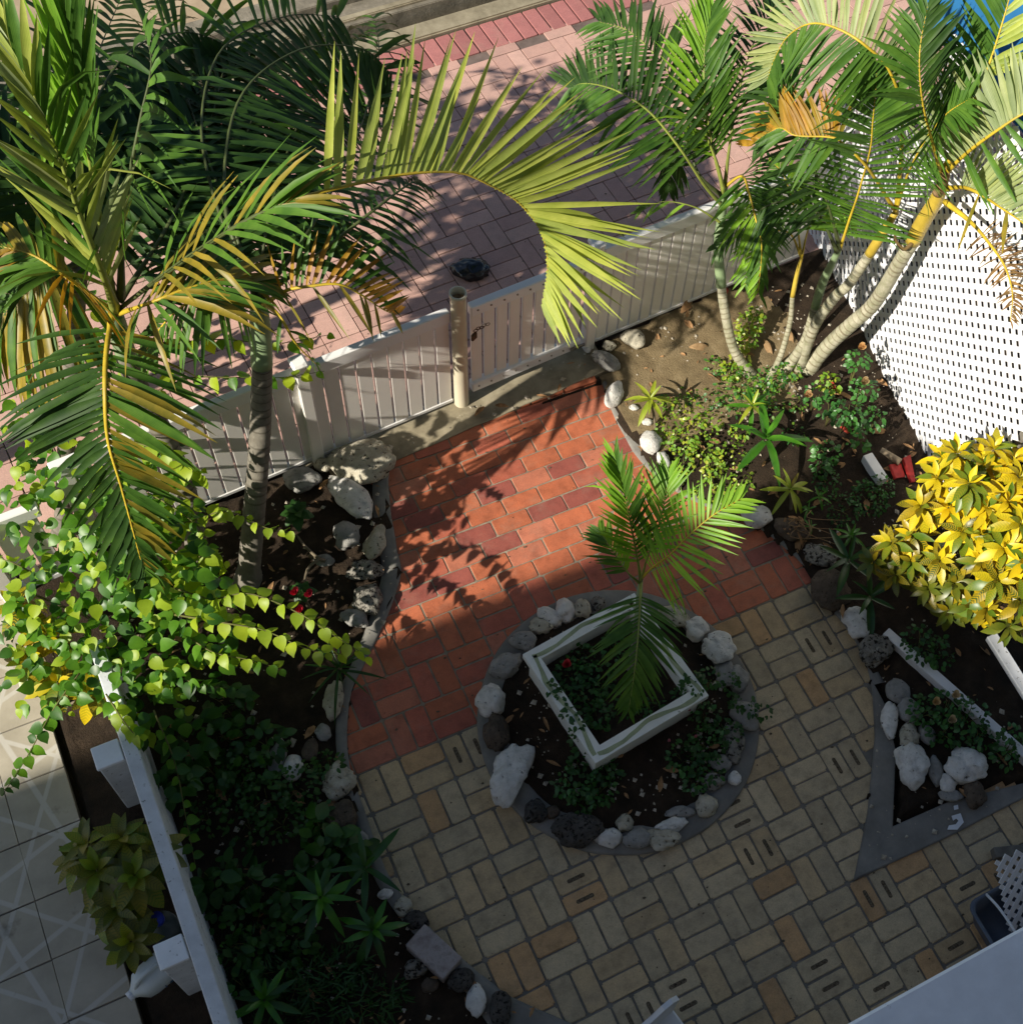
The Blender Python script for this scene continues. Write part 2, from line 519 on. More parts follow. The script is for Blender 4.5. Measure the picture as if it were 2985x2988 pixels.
MT['petal_pink'] = mat_leaf('petal_pink', (0.65, 0.02, 0.06), (0.8, 0.05, 0.12), 0.25, 0.5, tcol=(1.1, 1, 1))
MT['petal_rose'] = mat_leaf('petal_rose', (0.6, 0.03, 0.05), (0.75, 0.08, 0.10), 0.25, 0.5, tcol=(1.1, 1, 1))
MT['petal_cream'] = mat_leaf('petal_cream', (0.62, 0.45, 0.25), (0.78, 0.62, 0.42), 0.25, 0.6, tcol=(1.1, 1, 0.8))
MT['petal_peach'] = mat_leaf('petal_peach', (0.55, 0.30, 0.12), (0.70, 0.48, 0.26), 0.25, 0.6, tcol=(1.1, 1, 0.8))
MT['petal_small'] = mat_plain('petal_small', (0.7, 0.25, 0.28), 0.6, 0.2, 0.1)
MT['dry_leaf'] = mat_plain('dry_leaf', (0.30, 0.17, 0.08), 0.8, 0.2, 0.4, 25)
MT['dry_red'] = mat_plain('dry_red', (0.38, 0.05, 0.03), 0.7, 0.3, 0.3, 20)
MT['planter_white'] = mat_plain('planter_white', (0.78, 0.78, 0.73), 0.7, 0.25, 0.08, 8, 0.2, dirt=(22.0, 0.34, (0.26, 0.26, 0.21)))
MT['planter_moss'] = mat_plain('planter_moss', (0.33, 0.37, 0.22), 0.8, 0.2, 0.2, 14)
MT['plastic_black'] = mat_plain('plastic_black', (0.008, 0.009, 0.011), 0.22, 0.6, 0.3)
MT['plastic_jug'] = mat_plain('plastic_jug', (0.55, 0.60, 0.60), 0.35, 0.4, 0.06)
MT['plastic_blue'] = mat_plain('plastic_blue', (0.02, 0.05, 0.5), 0.4, 0.5, 0.1)
MT['plastic_grey'] = mat_plain('plastic_grey', (0.09, 0.11, 0.15), 0.45, 0.4, 0.15)
MT['plastic_white'] = mat_plain('plastic_white', (0.68, 0.70, 0.74), 0.4, 0.4, 0.05)
MT['print_blue'] = mat_plain('print_blue', (0.03, 0.09, 0.17), 0.6, 0.3, 0.1)
MT['tarp_blue'] = mat_plain('tarp_blue', (0.02, 0.13, 0.30), 0.55, 0.3, 0.15, 5)
MT['wood_grey'] = mat_mottle('wood_grey', [(0.3, (0.11, 0.10, 0.085)), (0.7, (0.22, 0.20, 0.17))], 14, 0.85, 0.4)
MT['terracotta'] = mat_plain('terracotta', (0.42, 0.035, 0.03), 0.6, 0.3, 0.2, 20)
MT['clay_pink'] = mat_plain('clay_pink', (0.42, 0.28, 0.21), 0.8, 0.2, 0.2, 20)
MT['cardboard'] = mat_plain('cardboard', (0.32, 0.25, 0.17), 0.85, 0.2, 0.2, 15)


def tile_mat():
    m, t, b, o = nodes('patio_tile')
    p = geo_pos(t)
    c = ramp(t, noi(t, p, 5.0, 5.0, 0.6), [(0.3, (0.34, 0.30, 0.23)), (0.7, (0.47, 0.42, 0.33))])
    mask = None
    for ang, sc, ph in ((0.5, 5.3, 0.3), (1.25, 4.7, 1.1), (2.3, 5.1, 2.0), (2.9, 4.2, 0.7)):
        mp = t.nodes.new('ShaderNodeMapping')
        mp.inputs['Rotation'].default_value = (0, 0, ang)
        mp.inputs['Location'].default_value = (ph, ph * 0.7, 0)
        t.links.new(p, mp.inputs[0])
        wv = N(t, 'ShaderNodeTexWave', Scale=sc * 0.16, Distortion=0.4)
        wv.inputs['Detail'].default_value = 1.0
        t.links.new(mp.outputs[0], wv.inputs[0])
        r = ramp(t, wv.outputs['Fac'], [(0.987, (0, 0, 0)), (0.996, (0.5, 0.5, 0.5))])
        mask = r if mask is None else mixc(t, 1.0, mask, r, 'LIGHTEN')
    c = mixc(t, mask, c, (0.60, 0.58, 0.54))
    st = ramp(t, noi(t, p, 2.2, 5.0, 0.75), [(0.25, (0.3, 0.29, 0.27)), (0.42, (1, 1, 1))])
    c = mixc(t, 1.0, c, st, 'MULTIPLY')
    t.links.new(c, b.inputs['Base Color'])
    b.inputs['Roughness'].default_value = 0.5
    return m


MT['tile'] = tile_mat()

# ------------------------------------------------------------------ plan of the garden (world metres from the photo)
M_ = 0.24
D2 = lambda L, z=0.0: [at(x, y, z) for x, y in L]
LEFT = [(738, 858), (733, 905), (737, 960), (748, 1030), (757, 1078), (742, 1135), (712, 1205), (685, 1260), (664, 1305),
        (655, 1380), (661, 1450), (688, 1530), (716, 1610), (742, 1668), (790, 1728), (850, 1790), (905, 1838), (960, 1880), (1085, 1935)]
LEFT_OUT = [(712, 862), (704, 910), (704, 965), (712, 1030), (722, 1078), (710, 1130), (690, 1190), (664, 1255), (642, 1305),
            (634, 1380), (640, 1455), (664, 1540), (690, 1620), (718, 1680), (764, 1745), (822, 1806), (862, 1850), (900, 1905), (960, 1990)]
RIGHT = [(1136, 724), (1150, 765), (1172, 812), (1200, 860), (1255, 915), (1330, 955), (1420, 990), (1490, 1042), (1528, 1085),
         (1560, 1140), (1600, 1190), (1628, 1240), (1645, 1295), (1650, 1390), (1636, 1530), (1611, 1661)]
RIGHT_OUT = [(1152, 712), (1172, 752), (1192, 800), (1222, 845), (1275, 898), (1348, 940), (1440, 973), (1512, 1030), (1552, 1078),
             (1584, 1130), (1622, 1180), (1650, 1228), (1668, 1290), (1689, 1405), (1684, 1561)]
Lw, Lo, Rw_, Ro = D2(LEFT), D2(LEFT_OUT), D2(RIGHT), D2(RIGHT_OUT)
pave_poly = [(p.x, p.y) for p in Lw] + [(-1.6, -1.6), (2.2, -1.6), (2.2, at(1930, 1500).y)] + [(p.x, p.y) for p in D2([(1913, 1516), (1809, 1570), (1740, 1603)])] + [(p.x, p.y) for p in reversed(Rw_)]


def inside(px, py, poly):
    px = np.asarray(px, float); py = np.asarray(py, float)
    r = np.zeros(px.shape, bool)
    n = len(poly)
    j = n - 1
    for i in range(n):
        xi, yi = poly[i][0], poly[i][1]
        xj, yj = poly[j][0], poly[j][1]
        c = ((yi > py) != (yj > py)) & (px < (xj - xi) * (py - yi) / ((yj - yi) if abs(yj - yi) > 1e-12 else 1e-12) + xi)
        r ^= c
        j = i
    return r


def fence_y(x):
    return 2.685 + 0.085 * (x + 2.39)


RC = Vector((-0.70, 0.43, 0))
RR = 0.806

# ------------------------------------------------------------------ ground
gx = np.arange(-4.6, 3.6, 0.035)
gy = np.arange(-2.2, 3.3, 0.035)
GX, GY = np.meshgrid(gx, gy)
inp = inside(GX, GY, pave_poly)
wedge_d = D2([(1644, 1270), (1650, 1390), (1636, 1535), (1600, 1675), (1740, 1613), (1809, 1580), (1873, 1546), (1945, 1515), (1945, 1470), (1785, 1506), (1698, 1551), (1700, 1419), (1672, 1310)])
inp |= inside(GX, GY, [(p.x, p.y) for p in wedge_d])
inp |= (GY > fence_y(GX) - 0.275) & (GX < 0.40) & (GX > -1.62)
fz = fence_y(GX)
Z = np.zeros(GX.shape)
for r in range(GX.shape[0]):
    for c in range(GX.shape[1]):
        x, y = GX[r, c], GY[r, c]
        if inp[r, c] or y > fz[r, c] - 0.01 or x < -3.5 or y < -1.75:
            Z[r, c] = -0.06
        else:
            Z[r, c] = 0.012 + 0.022 * noise.noise((x * 2.2, y * 2.2, 0.3)) + 0.012 * noise.noise((x * 9, y * 9, 1.3)) + 0.006 * noise.noise((x * 24, y * 24, 2.3))
            if x > 0.2:
                Z[r, c] += 0.02
nr, nc = GX.shape
V = np.c_[GX.ravel(), GY.ravel(), Z.ravel()]
F = [(r * nc + c, r * nc + c + 1, (r + 1) * nc + c + 1, (r + 1) * nc + c) for r in range(nr - 1) for c in range(nc - 1)]
soil = me_obj('garden_soil', V, F, MT['soil'], None, True)
dry_poly = [(p.x, p.y) for p in D2([(1105, 660), (1345, 548), (1440, 560), (1500, 640), (1500, 760), (1370, 800), (1250, 850), (1180, 800), (1140, 730)])]
mats = soil.data.materials
mats.append(MT['dry_soil'])
mi = np.zeros(len(F), np.int32)
cx = (GX[:-1, :-1] + GX[1:, 1:]) / 2
cy = (GY[:-1, :-1] + GY[1:, 1:]) / 2
jx = cx + np.array([[0.09 * noise.noise((cx[r, c] * 5, cy[r, c] * 5, 5)) for c in range(nc - 1)] for r in range(nr - 1)])
mi[inside(jx, cy + (jx - cx), dry_poly).ravel()] = 1
soil.data.polygons.foreach_set('material_index', mi)
tag(soil, kind='structure')

# far ground sheet
g = me_obj('ground', [(-80, -80, -0.09), (80, -80, -0.09), (80, 80, -0.09), (-80, 80, -0.09)], [(0, 1, 2, 3)], MT['concrete_tan'])
tag(g, kind='structure')


# ------------------------------------------------------------------ brick paving
def brick_mesh(name, L, W, H, mat, bev=0.006, jit=0.0, stamp=False):
    bm = bmesh.new()
    r = bmesh.ops.create_cube(bm, size=1.0)
    bmesh.ops.transform(bm, matrix=Matrix.Diagonal((L, W, H, 1)), verts=bm.verts)
    vert_e = [e for e in bm.edges if abs(e.verts[0].co.z - e.verts[1].co.z) > H * 0.5]
    bmesh.ops.bevel(bm, geom=vert_e, offset=bev * 1.4, segments=2, affect='EDGES')
    tope = [e for e in bm.edges if e.verts[0].co.z > H * 0.49 and e.verts[1].co.z > H * 0.49]
    bmesh.ops.bevel(bm, geom=tope, offset=bev * 0.6, segments=1, affect='EDGES')
    for v in bm.verts:
        v.co.x += random.uniform(-jit, jit)
        v.co.y += random.uniform(-jit, jit)
    bmesh.ops.translate(bm, verts=bm.verts, vec=(0, 0, -H / 2))
    if stamp:
        # moulded slot: shallow recess drawn as a sunk stadium with raised letter-like lumps
        sl_, sw = L * 0.45, W * 0.21
        pts = []
        for k in range(14):
            a = math.pi * 2 * k / 14
            x = math.cos(a) * sw / 2 + (sl_ / 2 - sw / 2) * (1 if math.cos(a) > 0 else -1)
            pts.append((x, math.sin(a) * sw / 2, 0.0006))
        f = bm.faces.new([bm.verts.new(p) for p in pts])
        f.material_index = 1
        x = -sl_ * 0.36
        while x < sl_ * 0.36:
            wd = random.uniform(0.006, 0.012)
            if random.random() < 0.75:
                vs = bm_box(bm, (x + wd / 2, random.uniform(-0.001, 0.001), 0.001), (wd, sw * random.uniform(0.5, 0.75), 0.004), 0.0, 0.0, 1)
            x += wd + random.uniform(0.004, 0.010)
    me = bpy.data.meshes.new(name)
    bm.to_mesh(me); bm.free()
    me.materials.append(mat)
    if stamp: me.materials.append(MT['stamp'])
    return me


BM_BEIGE = [brick_mesh('brick', 0.229, 0.1085, 0.05, MT['brick_beige'], 0.006, 0.0016) for _ in range(5)]
BM_STAMP = [brick_mesh('stamped_brick', 0.229, 0.1085, 0.05, MT['brick_beige'], 0.006, 0.0014, True) for _ in range(4)]
BM_RED = [brick_mesh('brick', 0.230, 0.1095, 0.05, MT['brick_red'], 0.004, 0.001) for _ in range(4)]
BM_REDH = [brick_mesh('brick', 0.110, 0.1095, 0.05, MT['brick_red'], 0.004, 0.001) for _ in range(2)]

pave = empty('paving')
paving_base = prism('paving', pave_poly, -0.05, -0.0075, MT['mortar_grey'])
tag(paving_base, kind='structure')
bpy.data.objects.remove(pave)
threshold_y = lambda x: fence_y(x) - 0.24
red_base_poly = [(p.x, p.y) for p in Lw[:12]] + [(at(661, 1450).x, 3 * M_ - 0.0)] + [(1.55, 3 * M_)] + [(p.x, p.y) for p in reversed(Rw_[:9])]
red_base = prism('red_paving', red_base_poly, -0.05, -0.0045, MT['mortar'])
tag(red_base, kind='structure')


def brick_color_beige():
    r = random.random()
    if r < 0.13:
        c = (0.50, 0.31, 0.155)
    elif r < 0.42:
        c = (0.50, 0.37, 0.215)
    else:
        c = (0.49, 0.39, 0.25)
    k = random.uniform(0.86, 1.1)
    return (c[0] * k, c[1] * k, c[2] * k, 1)


def brick_color_red():
    r = random.random()
    if r < 0.06:
        c = (0.30, 0.085, 0.065)
    elif r < 0.24:
        c = (0.42, 0.115, 0.07)
    elif r < 0.40:
        c = (0.47, 0.16, 0.095)
    else:
        c = (0.46, 0.135, 0.065)
    k = random.uniform(0.9, 1.08)
    return (c[0] * k, c[1] * k, c[2] * k, 1)


def put_brick(name, me, x, y, rz, col, parent, z=0.0):
    o = bpy.data.objects.new(name, me)
    o.location = (x + random.uniform(-.0015, .0015), y + random.uniform(-.0015, .0015), z + random.uniform(-0.0012, 0.0012))
    o.rotation_euler = (random.uniform(-.004, .004), random.uniform(-.004, .004), rz + random.uniform(-.008, .008))
    o.color = col
    o.parent = parent
    COL.objects.link(o)
    return o


def near_poly(x, y, poly, m=0.10):
    return bool(inside(x, y, poly)) or any(bool(inside(x + dx, y + dy, poly)) for dx, dy in ((m, 0), (-m, 0), (0, m), (0, -m)))


rb = random.Random(21)
random.seed(21)
for i in range(-11, 9):
    for j in range(-6, 7):
        vert = (i + j) % 2 == 0
        st = random.random() < 0.20
        for h in (0, 1):
            if vert:
                u, v, rz = i + 0.25 + 0.5 * h, j + 0.5, math.pi / 2
            else:
                u, v, rz = i + 0.5, j + 0.25 + 0.5 * h, 0.0
            x, y = u * M_, -v * M_
            if (Vector((x, y, 0)) - RC).length < RR - 0.20: continue
            if not near_poly(x, y, pave_poly): continue
            if j >= -3:
                me = random.choice(BM_STAMP if st else BM_BEIGE)
                put_brick('brick', me, x, y, rz + random.choice((0, math.pi)), brick_color_beige(), paving_base)
            else:
                put_brick('brick', random.choice(BM_RED), x, y, rz, brick_color_red(), red_base)
# running bond up to the threshold
for r in range(0, 11):
    v = -6.0 - 0.245 - 0.49 * r
    y = -v * M_
    off = 0.42 + (0.5 if r % 2 else 0.0)
    for i in range(-9, 4):
        x = (i + off) * M_
        if y > threshold_y(x) + 0.07: continue
        if not near_poly(x, y, pave_poly, 0.15): continue
        put_brick('brick', random.choice(BM_RED), x, y, 0.0, brick_color_red(), red_base)


# ------------------------------------------------------------------ concrete edging, threshold, circle
def strip_solid(name, a, b, ztop, zbot, mat, jitter=0.004):
    V, F = [], []
    A = spline(a, len(a) * 3); B = spline(b, len(b) * 3) if len(b) == len(a) else spline(b, len(a) * 3)
    n = len(A)
    for p, q in zip(A, B):
        j1 = jitter * noise.noise((p.x * 8, p.y * 8, 0)); j2 = jitter * noise.noise((q.x * 8, q.y * 8, 4))
        m = (p + q) / 2
        V += [(p.x + j1, p.y + j2, zbot), (p.x + j1, p.y + j2, ztop - 0.006), (p.x * .85 + q.x * .15, p.y * .85 + q.y * .15, ztop + j1),
              (m.x, m.y, ztop + 0.004 + j2), (q.x, q.y, ztop + 0.002), (q.x, q.y, zbot)]
    for i in range(n - 1):
        for k in range(5):
            F.append((i * 6 + k, i * 6 + k + 1, (i + 1) * 6 + k + 1, (i + 1) * 6 + k))
    return me_obj(name, V, F, mat, None, True)


tag(strip_solid('concrete_edging', Lw, Lo, 0.016, -0.05, MT['concrete']), kind='structure')
tag(strip_solid('concrete_edging', Rw_[:13], Ro[:13], 0.016, -0.05, MT['concrete']), kind='structure')
wedge = D2([(1644, 1285), (1650, 1390), (1636, 1535), (1610, 1662), (1740, 1603), (1809, 1570), (1873, 1536), (1935, 1505), (1935, 1478), (1785, 1516), (1683, 1561), (1689, 1419), (1668, 1330)])
tag(prism('concrete_border', wedge, -0.05, 0.02, MT['concrete'], None, 0.006), kind='structure')
patch = D2([(880, 1835), (912, 1842), (960, 1882), (1085, 1935), (1110, 1960), (960, 1990), (905, 1900)])
tag(prism('concrete_patch', patch, -0.05, 0.013, MT['concrete'], None, 0.004), kind='structure')
xs = np.linspace(-1.75, 0.33, 24)
thr_poly = [(x, threshold_y(x) + 0.012 * noise.noise((x * 5, 0, 0))) for x in xs] + [(x, fence_y(x) + 0.03) for x in xs[::-1]]
tag(prism('concrete_threshold', thr_poly, -0.05, 0.006, MT['concrete_tan']), kind='structure')

bm = bmesh.new()
nseg = 72
rings = [(RR, -0.05), (RR, 0.012), (RR - 0.012, 0.022), (RR - 0.10, 0.026), (RR - 0.16, 0.022), (RR - 0.16, -0.05)]
vv = []
for k in range(nseg):
    a = 2 * math.pi * k / nseg
    wob = 1 + 0.008 * noise.noise((math.cos(a) * 3, math.sin(a) * 3, 0))
    vv.append([bm.verts.new((RC.x + math.cos(a) * r * wob, RC.y + math.sin(a) * r * wob, z)) for r, z in rings])
for k in range(nseg):
    for q in range(len(rings) - 1):
        bm.faces.new((vv[k][q], vv[(k + 1) % nseg][q], vv[(k + 1) % nseg][q + 1], vv[k][q + 1]))
bmesh.ops.recalc_face_normals(bm, faces=bm.faces[:])
tag(bm_obj('concrete_ring', bm, MT['concrete'], None, True), kind='structure')
V, F = [], []
n1 = 30
for r in range(n1):
    for k in range(nseg):
        a = 2 * math.pi * k / nseg
        rr = (RR - 0.12) * r / (n1 - 1)
        x, y = RC.x + math.cos(a) * rr, RC.y + math.sin(a) * rr
        V.append((x, y, 0.05 - 0.03 * (r / n1) ** 3 + 0.018 * noise.noise((x * 7, y * 7, 3)) + 0.008 * noise.noise((x * 22, y * 22, 3))))
for r in range(n1 - 1):
    for k in range(nseg):
        F.append((r * nseg + k, r * nseg + (k + 1) % nseg, (r + 1) * nseg + (k + 1) % nseg, (r + 1) * nseg + k))
tag(me_obj('bed_soil', V, F, MT['soil'], None, True), kind='structure')

# ------------------------------------------------------------------ street beyond the fence
SA = 0.07
SO = Vector((0, fence_y(0) + 0.02, 0))
sdir = Vector((math.cos(SA), math.sin(SA), 0)); snor = Vector((-math.sin(SA), math.cos(SA), 0))


def sp(u, v, z=0.0):
    return SO + sdir * u + snor * v + Vector((0, 0, z))


VK = 2.86        # red band starts
street = prism('street_paving', [sp(-9, 0.0), sp(9, 0.0), sp(9, VK + 0.29), sp(-9, VK + 0.29)], -0.06, -0.008, MT['mortar_street'])
tag(street, kind='structure')
SB = 0.252
BM_ST = [brick_mesh('brick', SB - 0.007, SB / 2 - 0.007, 0.05, MT['brick_street'], 0.002, 0.001) for _ in range(3)]
random.seed(5)
for i in range(-19, 26):
    for j in range(0, 12):
        if i > 17 + j * 0.8: continue
        vert = (i + j) % 2 == 0
        for h in (0, 1):
            u, v = (i + 0.25 + 0.5 * h, j + 0.5) if vert else (i + 0.5, j + 0.25 + 0.5 * h)
            u *= SB; v *= SB
            if v > VK - 0.02: continue
            p = sp(u, v)
            k = random.uniform(0.9, 1.08)
            c = random.choice(((0.54, 0.33, 0.275), (0.56, 0.345, 0.285), (0.52, 0.315, 0.265), (0.57, 0.36, 0.30)))
            put_brick('brick', random.choice(BM_ST), p.x, p.y, SA + (math.pi / 2 if vert else 0), (c[0] * k, c[1] * k, c[2] * k, 1), street)
BM_KB = [brick_mesh('brick', 0.285, 0.112, 0.05, MT['brick_street'], 0.003, 0.001) for _ in range(3)]
for i in range(-24, 48):
    p = sp(i * 0.128, VK + 0.146)
    k = random.uniform(0.85, 1.1)
    put_brick('kerb_brick', random.choice(BM_KB), p.x, p.y, SA + math.pi / 2, (0.40 * k, 0.16 * k, 0.15 * k, 1), street, 0.004)
kerb = prism('kerb', [sp(-9, VK + 0.30), sp(9, VK + 0.30), sp(9, VK + 0.47), sp(-9, VK + 0.47)], -0.3, 0.035, MT['concrete_tan'], None, 0.012)
tag(kerb, kind='structure')
gut = prism('gutter', [sp(-9, VK + 0.47), sp(9, VK + 0.47), sp(9, VK + 0.56), sp(-9, VK + 0.56)], -0.4, -0.16, MT['grey_wall'])
tag(gut, kind='structure')
# low wall across the street: rough face, moulded ledge, rendered upper wall
lw = empty('street_wall', sp(0, VK + 0.56), 'low grey rendered wall with worn ledge across the pink street', 'wall')


def wallseg(name, v0, v1, z0, z1, mat, bev=0.0):
    pts = [sp(-9, v0) - lw.location, sp(9, v0) - lw.location, sp(9, v1) - lw.location, sp(-9, v1) - lw.location]
    return prism(name, pts, z0, z1, mat, lw, bev)


wallseg('wall', 0.56 + VK, 0.80 + VK, -0.4, 0.10, MT['grey_wall'], 0.006)
wallseg('ledge', 0.60 + VK, 0.66 + VK, 0.101, 0.125, MT['concrete_tan'], 0.008)
wallseg('upper_wall', 0.80 + VK, 1.00 + VK, -0.4, 0.16, MT['grey_wall'], 0.006)
walk = prism('sidewalk', [sp(-9, 1.0 + VK), sp(9, 1.0 + VK), sp(9, 9), sp(-9, 9)], -0.4, 0.15, MT['render_tan'])
tag(walk, kind='structure')

# ------------------------------------------------------------------ neighbour's tiled patio
tile_base = prism('tiled_patio', [(-6.5, -2.2), (-3.53, -2.2), (-3.53, 2.35), (-6.5, 2.35)], -0.05, 0.018, MT['mortar_grey'])
tag(tile_base, kind='structure')
TM = []
for _ in range(2):
    bm = bmesh.new(); bm_box(bm, (0, 0, -0.01), (0.303, 0.312, 0.02), 0, 0.0015)
    me = bpy.data.meshes.new('tile'); bm.to_mesh(me); bm.free(); me.materials.append(MT['tile']); TM.append(me)
for i in range(0, 7):
    for j in range(-6, 8):
        put_brick('tile', random.choice(TM), -3.68 - i * 0.3065, 0.28 + j * 0.3195, 0.0, (1, 1, 1, 1), tile_base, 0.026)

# ------------------------------------------------------------------ houses that shade the garden (behind and left of the camera)
hb = empty('house', (0, -2.6, 0), 'white house whose balcony ledge cuts across the lower right corner', 'house')
box('wall', (-0.5, -2.1, 2.6), (11, 3.4, 5.2), MT['house_wall'], hb)
box('balcony_floor', (-0.5, -0.1, 5.3), (11, 0.6, 0.2), MT['house_wall'], hb)
box('parapet', (-0.5, 0.12, 5.8), (11, 0.12, 0.8), MT['house_wall'], hb)
box('upper_wall', (-0.5, -2.6, 7.3), (11, 3.0, 4.0), MT['house_wall'], hb)
box('roof', (-0.5, -2.4, 9.4), (11.4, 4.4, 0.2), MT['house_wall'], hb)
e0, e1 = at(1600, 1930, 3.4), at(1930, 1751, 3.4)
ly = (e0.y + e1.y) / 2
led = box('balcony_ledge', (1.0, ly - 0.21 + 2.6, 3.33), (7.0, 0.42, 0.14), MT['ledge_white'], hb, 0, 0.008)
hn = empty('neighbour_house', (-16.4, -5, 0), 'tall white house beyond the left edge shading the garden', 'house')
box('wall', (0, 0.2, 4.6), (8.6, 5.6, 9.2), MT['house_wall'], hn)
box('roof', (0, 0.3, 9.35), (8.8, 6.0, 0.3), MT['house_wall'], hn)

# ------------------------------------------------------------------ street fence, gate, posts
FA = math.atan(0.085)


def fl(x, dy=0.0, z=0.0):
    return Vector((x - 0.085 * dy, fence_y(x) + dy, z))


PICK = {}


def picket_mesh(wd, h, th):
    key = (round(wd, 4), round(h, 4), round(th, 4))
    if key not in PICK:
        bm = bmesh.new(); bm_box(bm, (0, 0, h / 2), (wd, th, h), 0, 0.003)
        me = bpy.data.meshes.new('picket'); bm.to_mesh(me); bm.free()
        me.materials.append(MT['fence_white'])
        PICK[key] = me
    return PICK[key]


def fence_panel(name, x0, x1, label, zt=0.93, zb=0.03, pitch=0.100, gap=0.013, posts=(), rail=0.10, brail=0.03, th=0.03, rth=0.05):
    o = empty(name, fl((x0 + x1) / 2), label, 'fence', rz=FA)
    L = (x1 - x0) / math.cos(FA)
    n = max(1, int(round(L / pitch)))
    p = L / n
    for k in range(n):
        c = bpy.data.objects.new('picket', picket_mesh(p - gap, zt - rail * 0.5 - zb, th))
        c.location = (-L / 2 + p * (k + 0.5), 0, zb)
        link(c, o)
    box('top_rail', (0, 0, zt - rail / 2), (L, rth, rail), MT['rail_white'], o, 0, 0.006)
    box('bottom_rail', (0, 0, zb + brail / 2 + 0.002), (L, rth * 0.8, brail), MT['rail_white'], o, 0, 0.004)
    for px, top in posts:
        u = (px - (x0 + x1) / 2) / math.cos(FA)
        bm = bmesh.new()
        bm_box(bm, (u, -0.005, (top - 0.03) / 2), (0.072, 0.078, top - 0.03), 0, 0.006)
        po = bm_obj('post', bm, MT['fence_white'], o)
        bm = bmesh.new()
        bm_box(bm, (u, -0.005, top - 0.012), (0.092, 0.098, 0.034), 0, 0.012)
        link_cap = bm_obj('cap', bm, MT['rail_white'], po)
    return o


fence_panel('picket_fence', -3.05, -0.728, 'white vinyl picket fence behind the grey palm trunk, left of the gate', posts=((-1.655, 1.0),))
fence_panel('picket_fence', 0.33, 2.05, 'white vinyl picket fence behind the bare soil, right of the gate', zt=0.95, pitch=0.088, gap=0.012, posts=((0.275, 1.03),))

# gate
gt = empty('garden_gate', fl(-0.195), 'closed white board gate with riveted rails in the street fence', 'gate', rz=FA)
GL = 0.80
n = 9
p = GL / n
for k in range(n):
    c = bpy.data.objects.new('board', picket_mesh(p - 0.018, 0.80, 0.02))
    c.location = (-GL / 2 + p * (k + 0.5), 0, 0.08)
    link(c, gt)
for z, nm in ((0.105, 'bottom_rail'), (0.86, 'top_rail')):
    r = box(nm, (0, -0.006, z), (GL, 0.055, 0.085), MT['rail_white'], gt, 0, 0.006)
    bm = bmesh.new()
    for k in range(n):
        mt = Matrix.Translation((-GL / 2 + p * (k + 0.5), -0.036, z + 0.004)) @ Matrix.Rotation(math.pi / 2, 4, 'X')
        bmesh.ops.create_cone(bm, cap_ends=True, segments=8, radius1=0.008, radius2=0.005, depth=0.006, matrix=mt)
    tag(bm_obj('rivets', bm, MT['metal'], r), kind='stuff')
hg = box('hinge', (GL / 2 - 0.03, -0.045, 0.10), (0.11, 0.014, 0.022), MT['metal'], gt, 0, 0.003)

# round gate post filled with debris
pp = empty('pipe_post', fl(-0.675, -0.03), 'round cream pipe post with leaf litter in its open top beside gate', 'post')
bm = bmesh.new()
prof = [(0.047, 0.0), (0.047, 1.055), (0.052, 1.06), (0.052, 1.085), (0.043, 1.085), (0.041, 1.02), (0.0, 1.02)]
seg = 24
vs = [[bm.verts.new((r * math.cos(2 * math.pi * k / seg), r * math.sin(2 * math.pi * k / seg), z)) for k in range(seg)] for r, z in prof[:-1]]
for q in range(len(vs) - 1):
    for k in range(seg):
        bm.faces.new((vs[q][k], vs[q][(k + 1) % seg], vs[q + 1][(k + 1) % seg], vs[q + 1][k]))
bmesh.ops.recalc_face_normals(bm, faces=bm.faces[:])
bm_obj('pipe', bm, mat_plain('pvc_cream', (0.62, 0.56, 0.42), 0.4, 0.4, 0.06, 4), pp, True)
bm = bmesh.new()
random.seed(3)
for k in range(40):
    a, r = random.uniform(0, 6.28), random.uniform(0, 0.03)
    bm_box(bm, (r * math.cos(a), r * math.sin(a), 1.035 + random.uniform(-0.01, 0.012)), (random.uniform(.01, .03), random.uniform(.005, .012), 0.003), 0, 0,
           rot=Matrix.Rotation(random.uniform(0, 6.28), 3, 'Z') @ Matrix.Rotation(random.uniform(-.6, .6), 3, 'X'))
bmesh.ops.create_circle(bm, cap_ends=True, segments=16, radius=0.0405, matrix=Matrix.Translation((0, 0, 1.026)))
tag(bm_obj('leaf_litter', bm, MT['husk'], pp), kind='stuff')
# padlock and chain at the latch
ch = empty('padlock', fl(-0.60, -0.075, 0.70), 'rusty padlock and short chain hanging at the gate latch', 'lock')
box('lock_body', (0, 0, -0.01), (0.045, 0.018, 0.05), MT['rust'], ch, 0.5, 0.004)
for k in range(5):
    path = [Vector((0.015 * math.cos(a) + 0.012 + 0.019 * k, 0.006 * (k % 2), 0.04 + 0.012 * math.sin(a) + 0.006 * k)) for a in np.linspace(0, 6.28, 9)]
    V, F = tube_data(path, 0.0028, 5)
    me_obj('chain_link', V, F, MT['metal'] if k > 2 else MT['rust'], ch, True)

# neighbour's fence piece at the far left
nf = empty('picket_fence', at(30, 1120, 0), 'white picket fence piece at the left edge behind yellow-green vine', 'fence', rz=0.05)
for k in range(6):
    box('picket', (-0.38 + k * 0.125, 0, 0.36), (0.105, 0.022, 0.66), MT['fence_white'], nf, 0, 0.004)
box('top_rail', (-0.07, 0, 0.70), (0.80, 0.05, 0.09), MT['rail_white'], nf, 0, 0.006)
box('bottom_rail', (-0.07, 0, 0.05), (0.80, 0.045, 0.05), MT['rail_white'], nf, 0, 0.006)
box('post', (-0.02, -0.035, 0.40), (0.09, 0.045, 0.79), MT['fence_white'], nf, 0, 0.006)

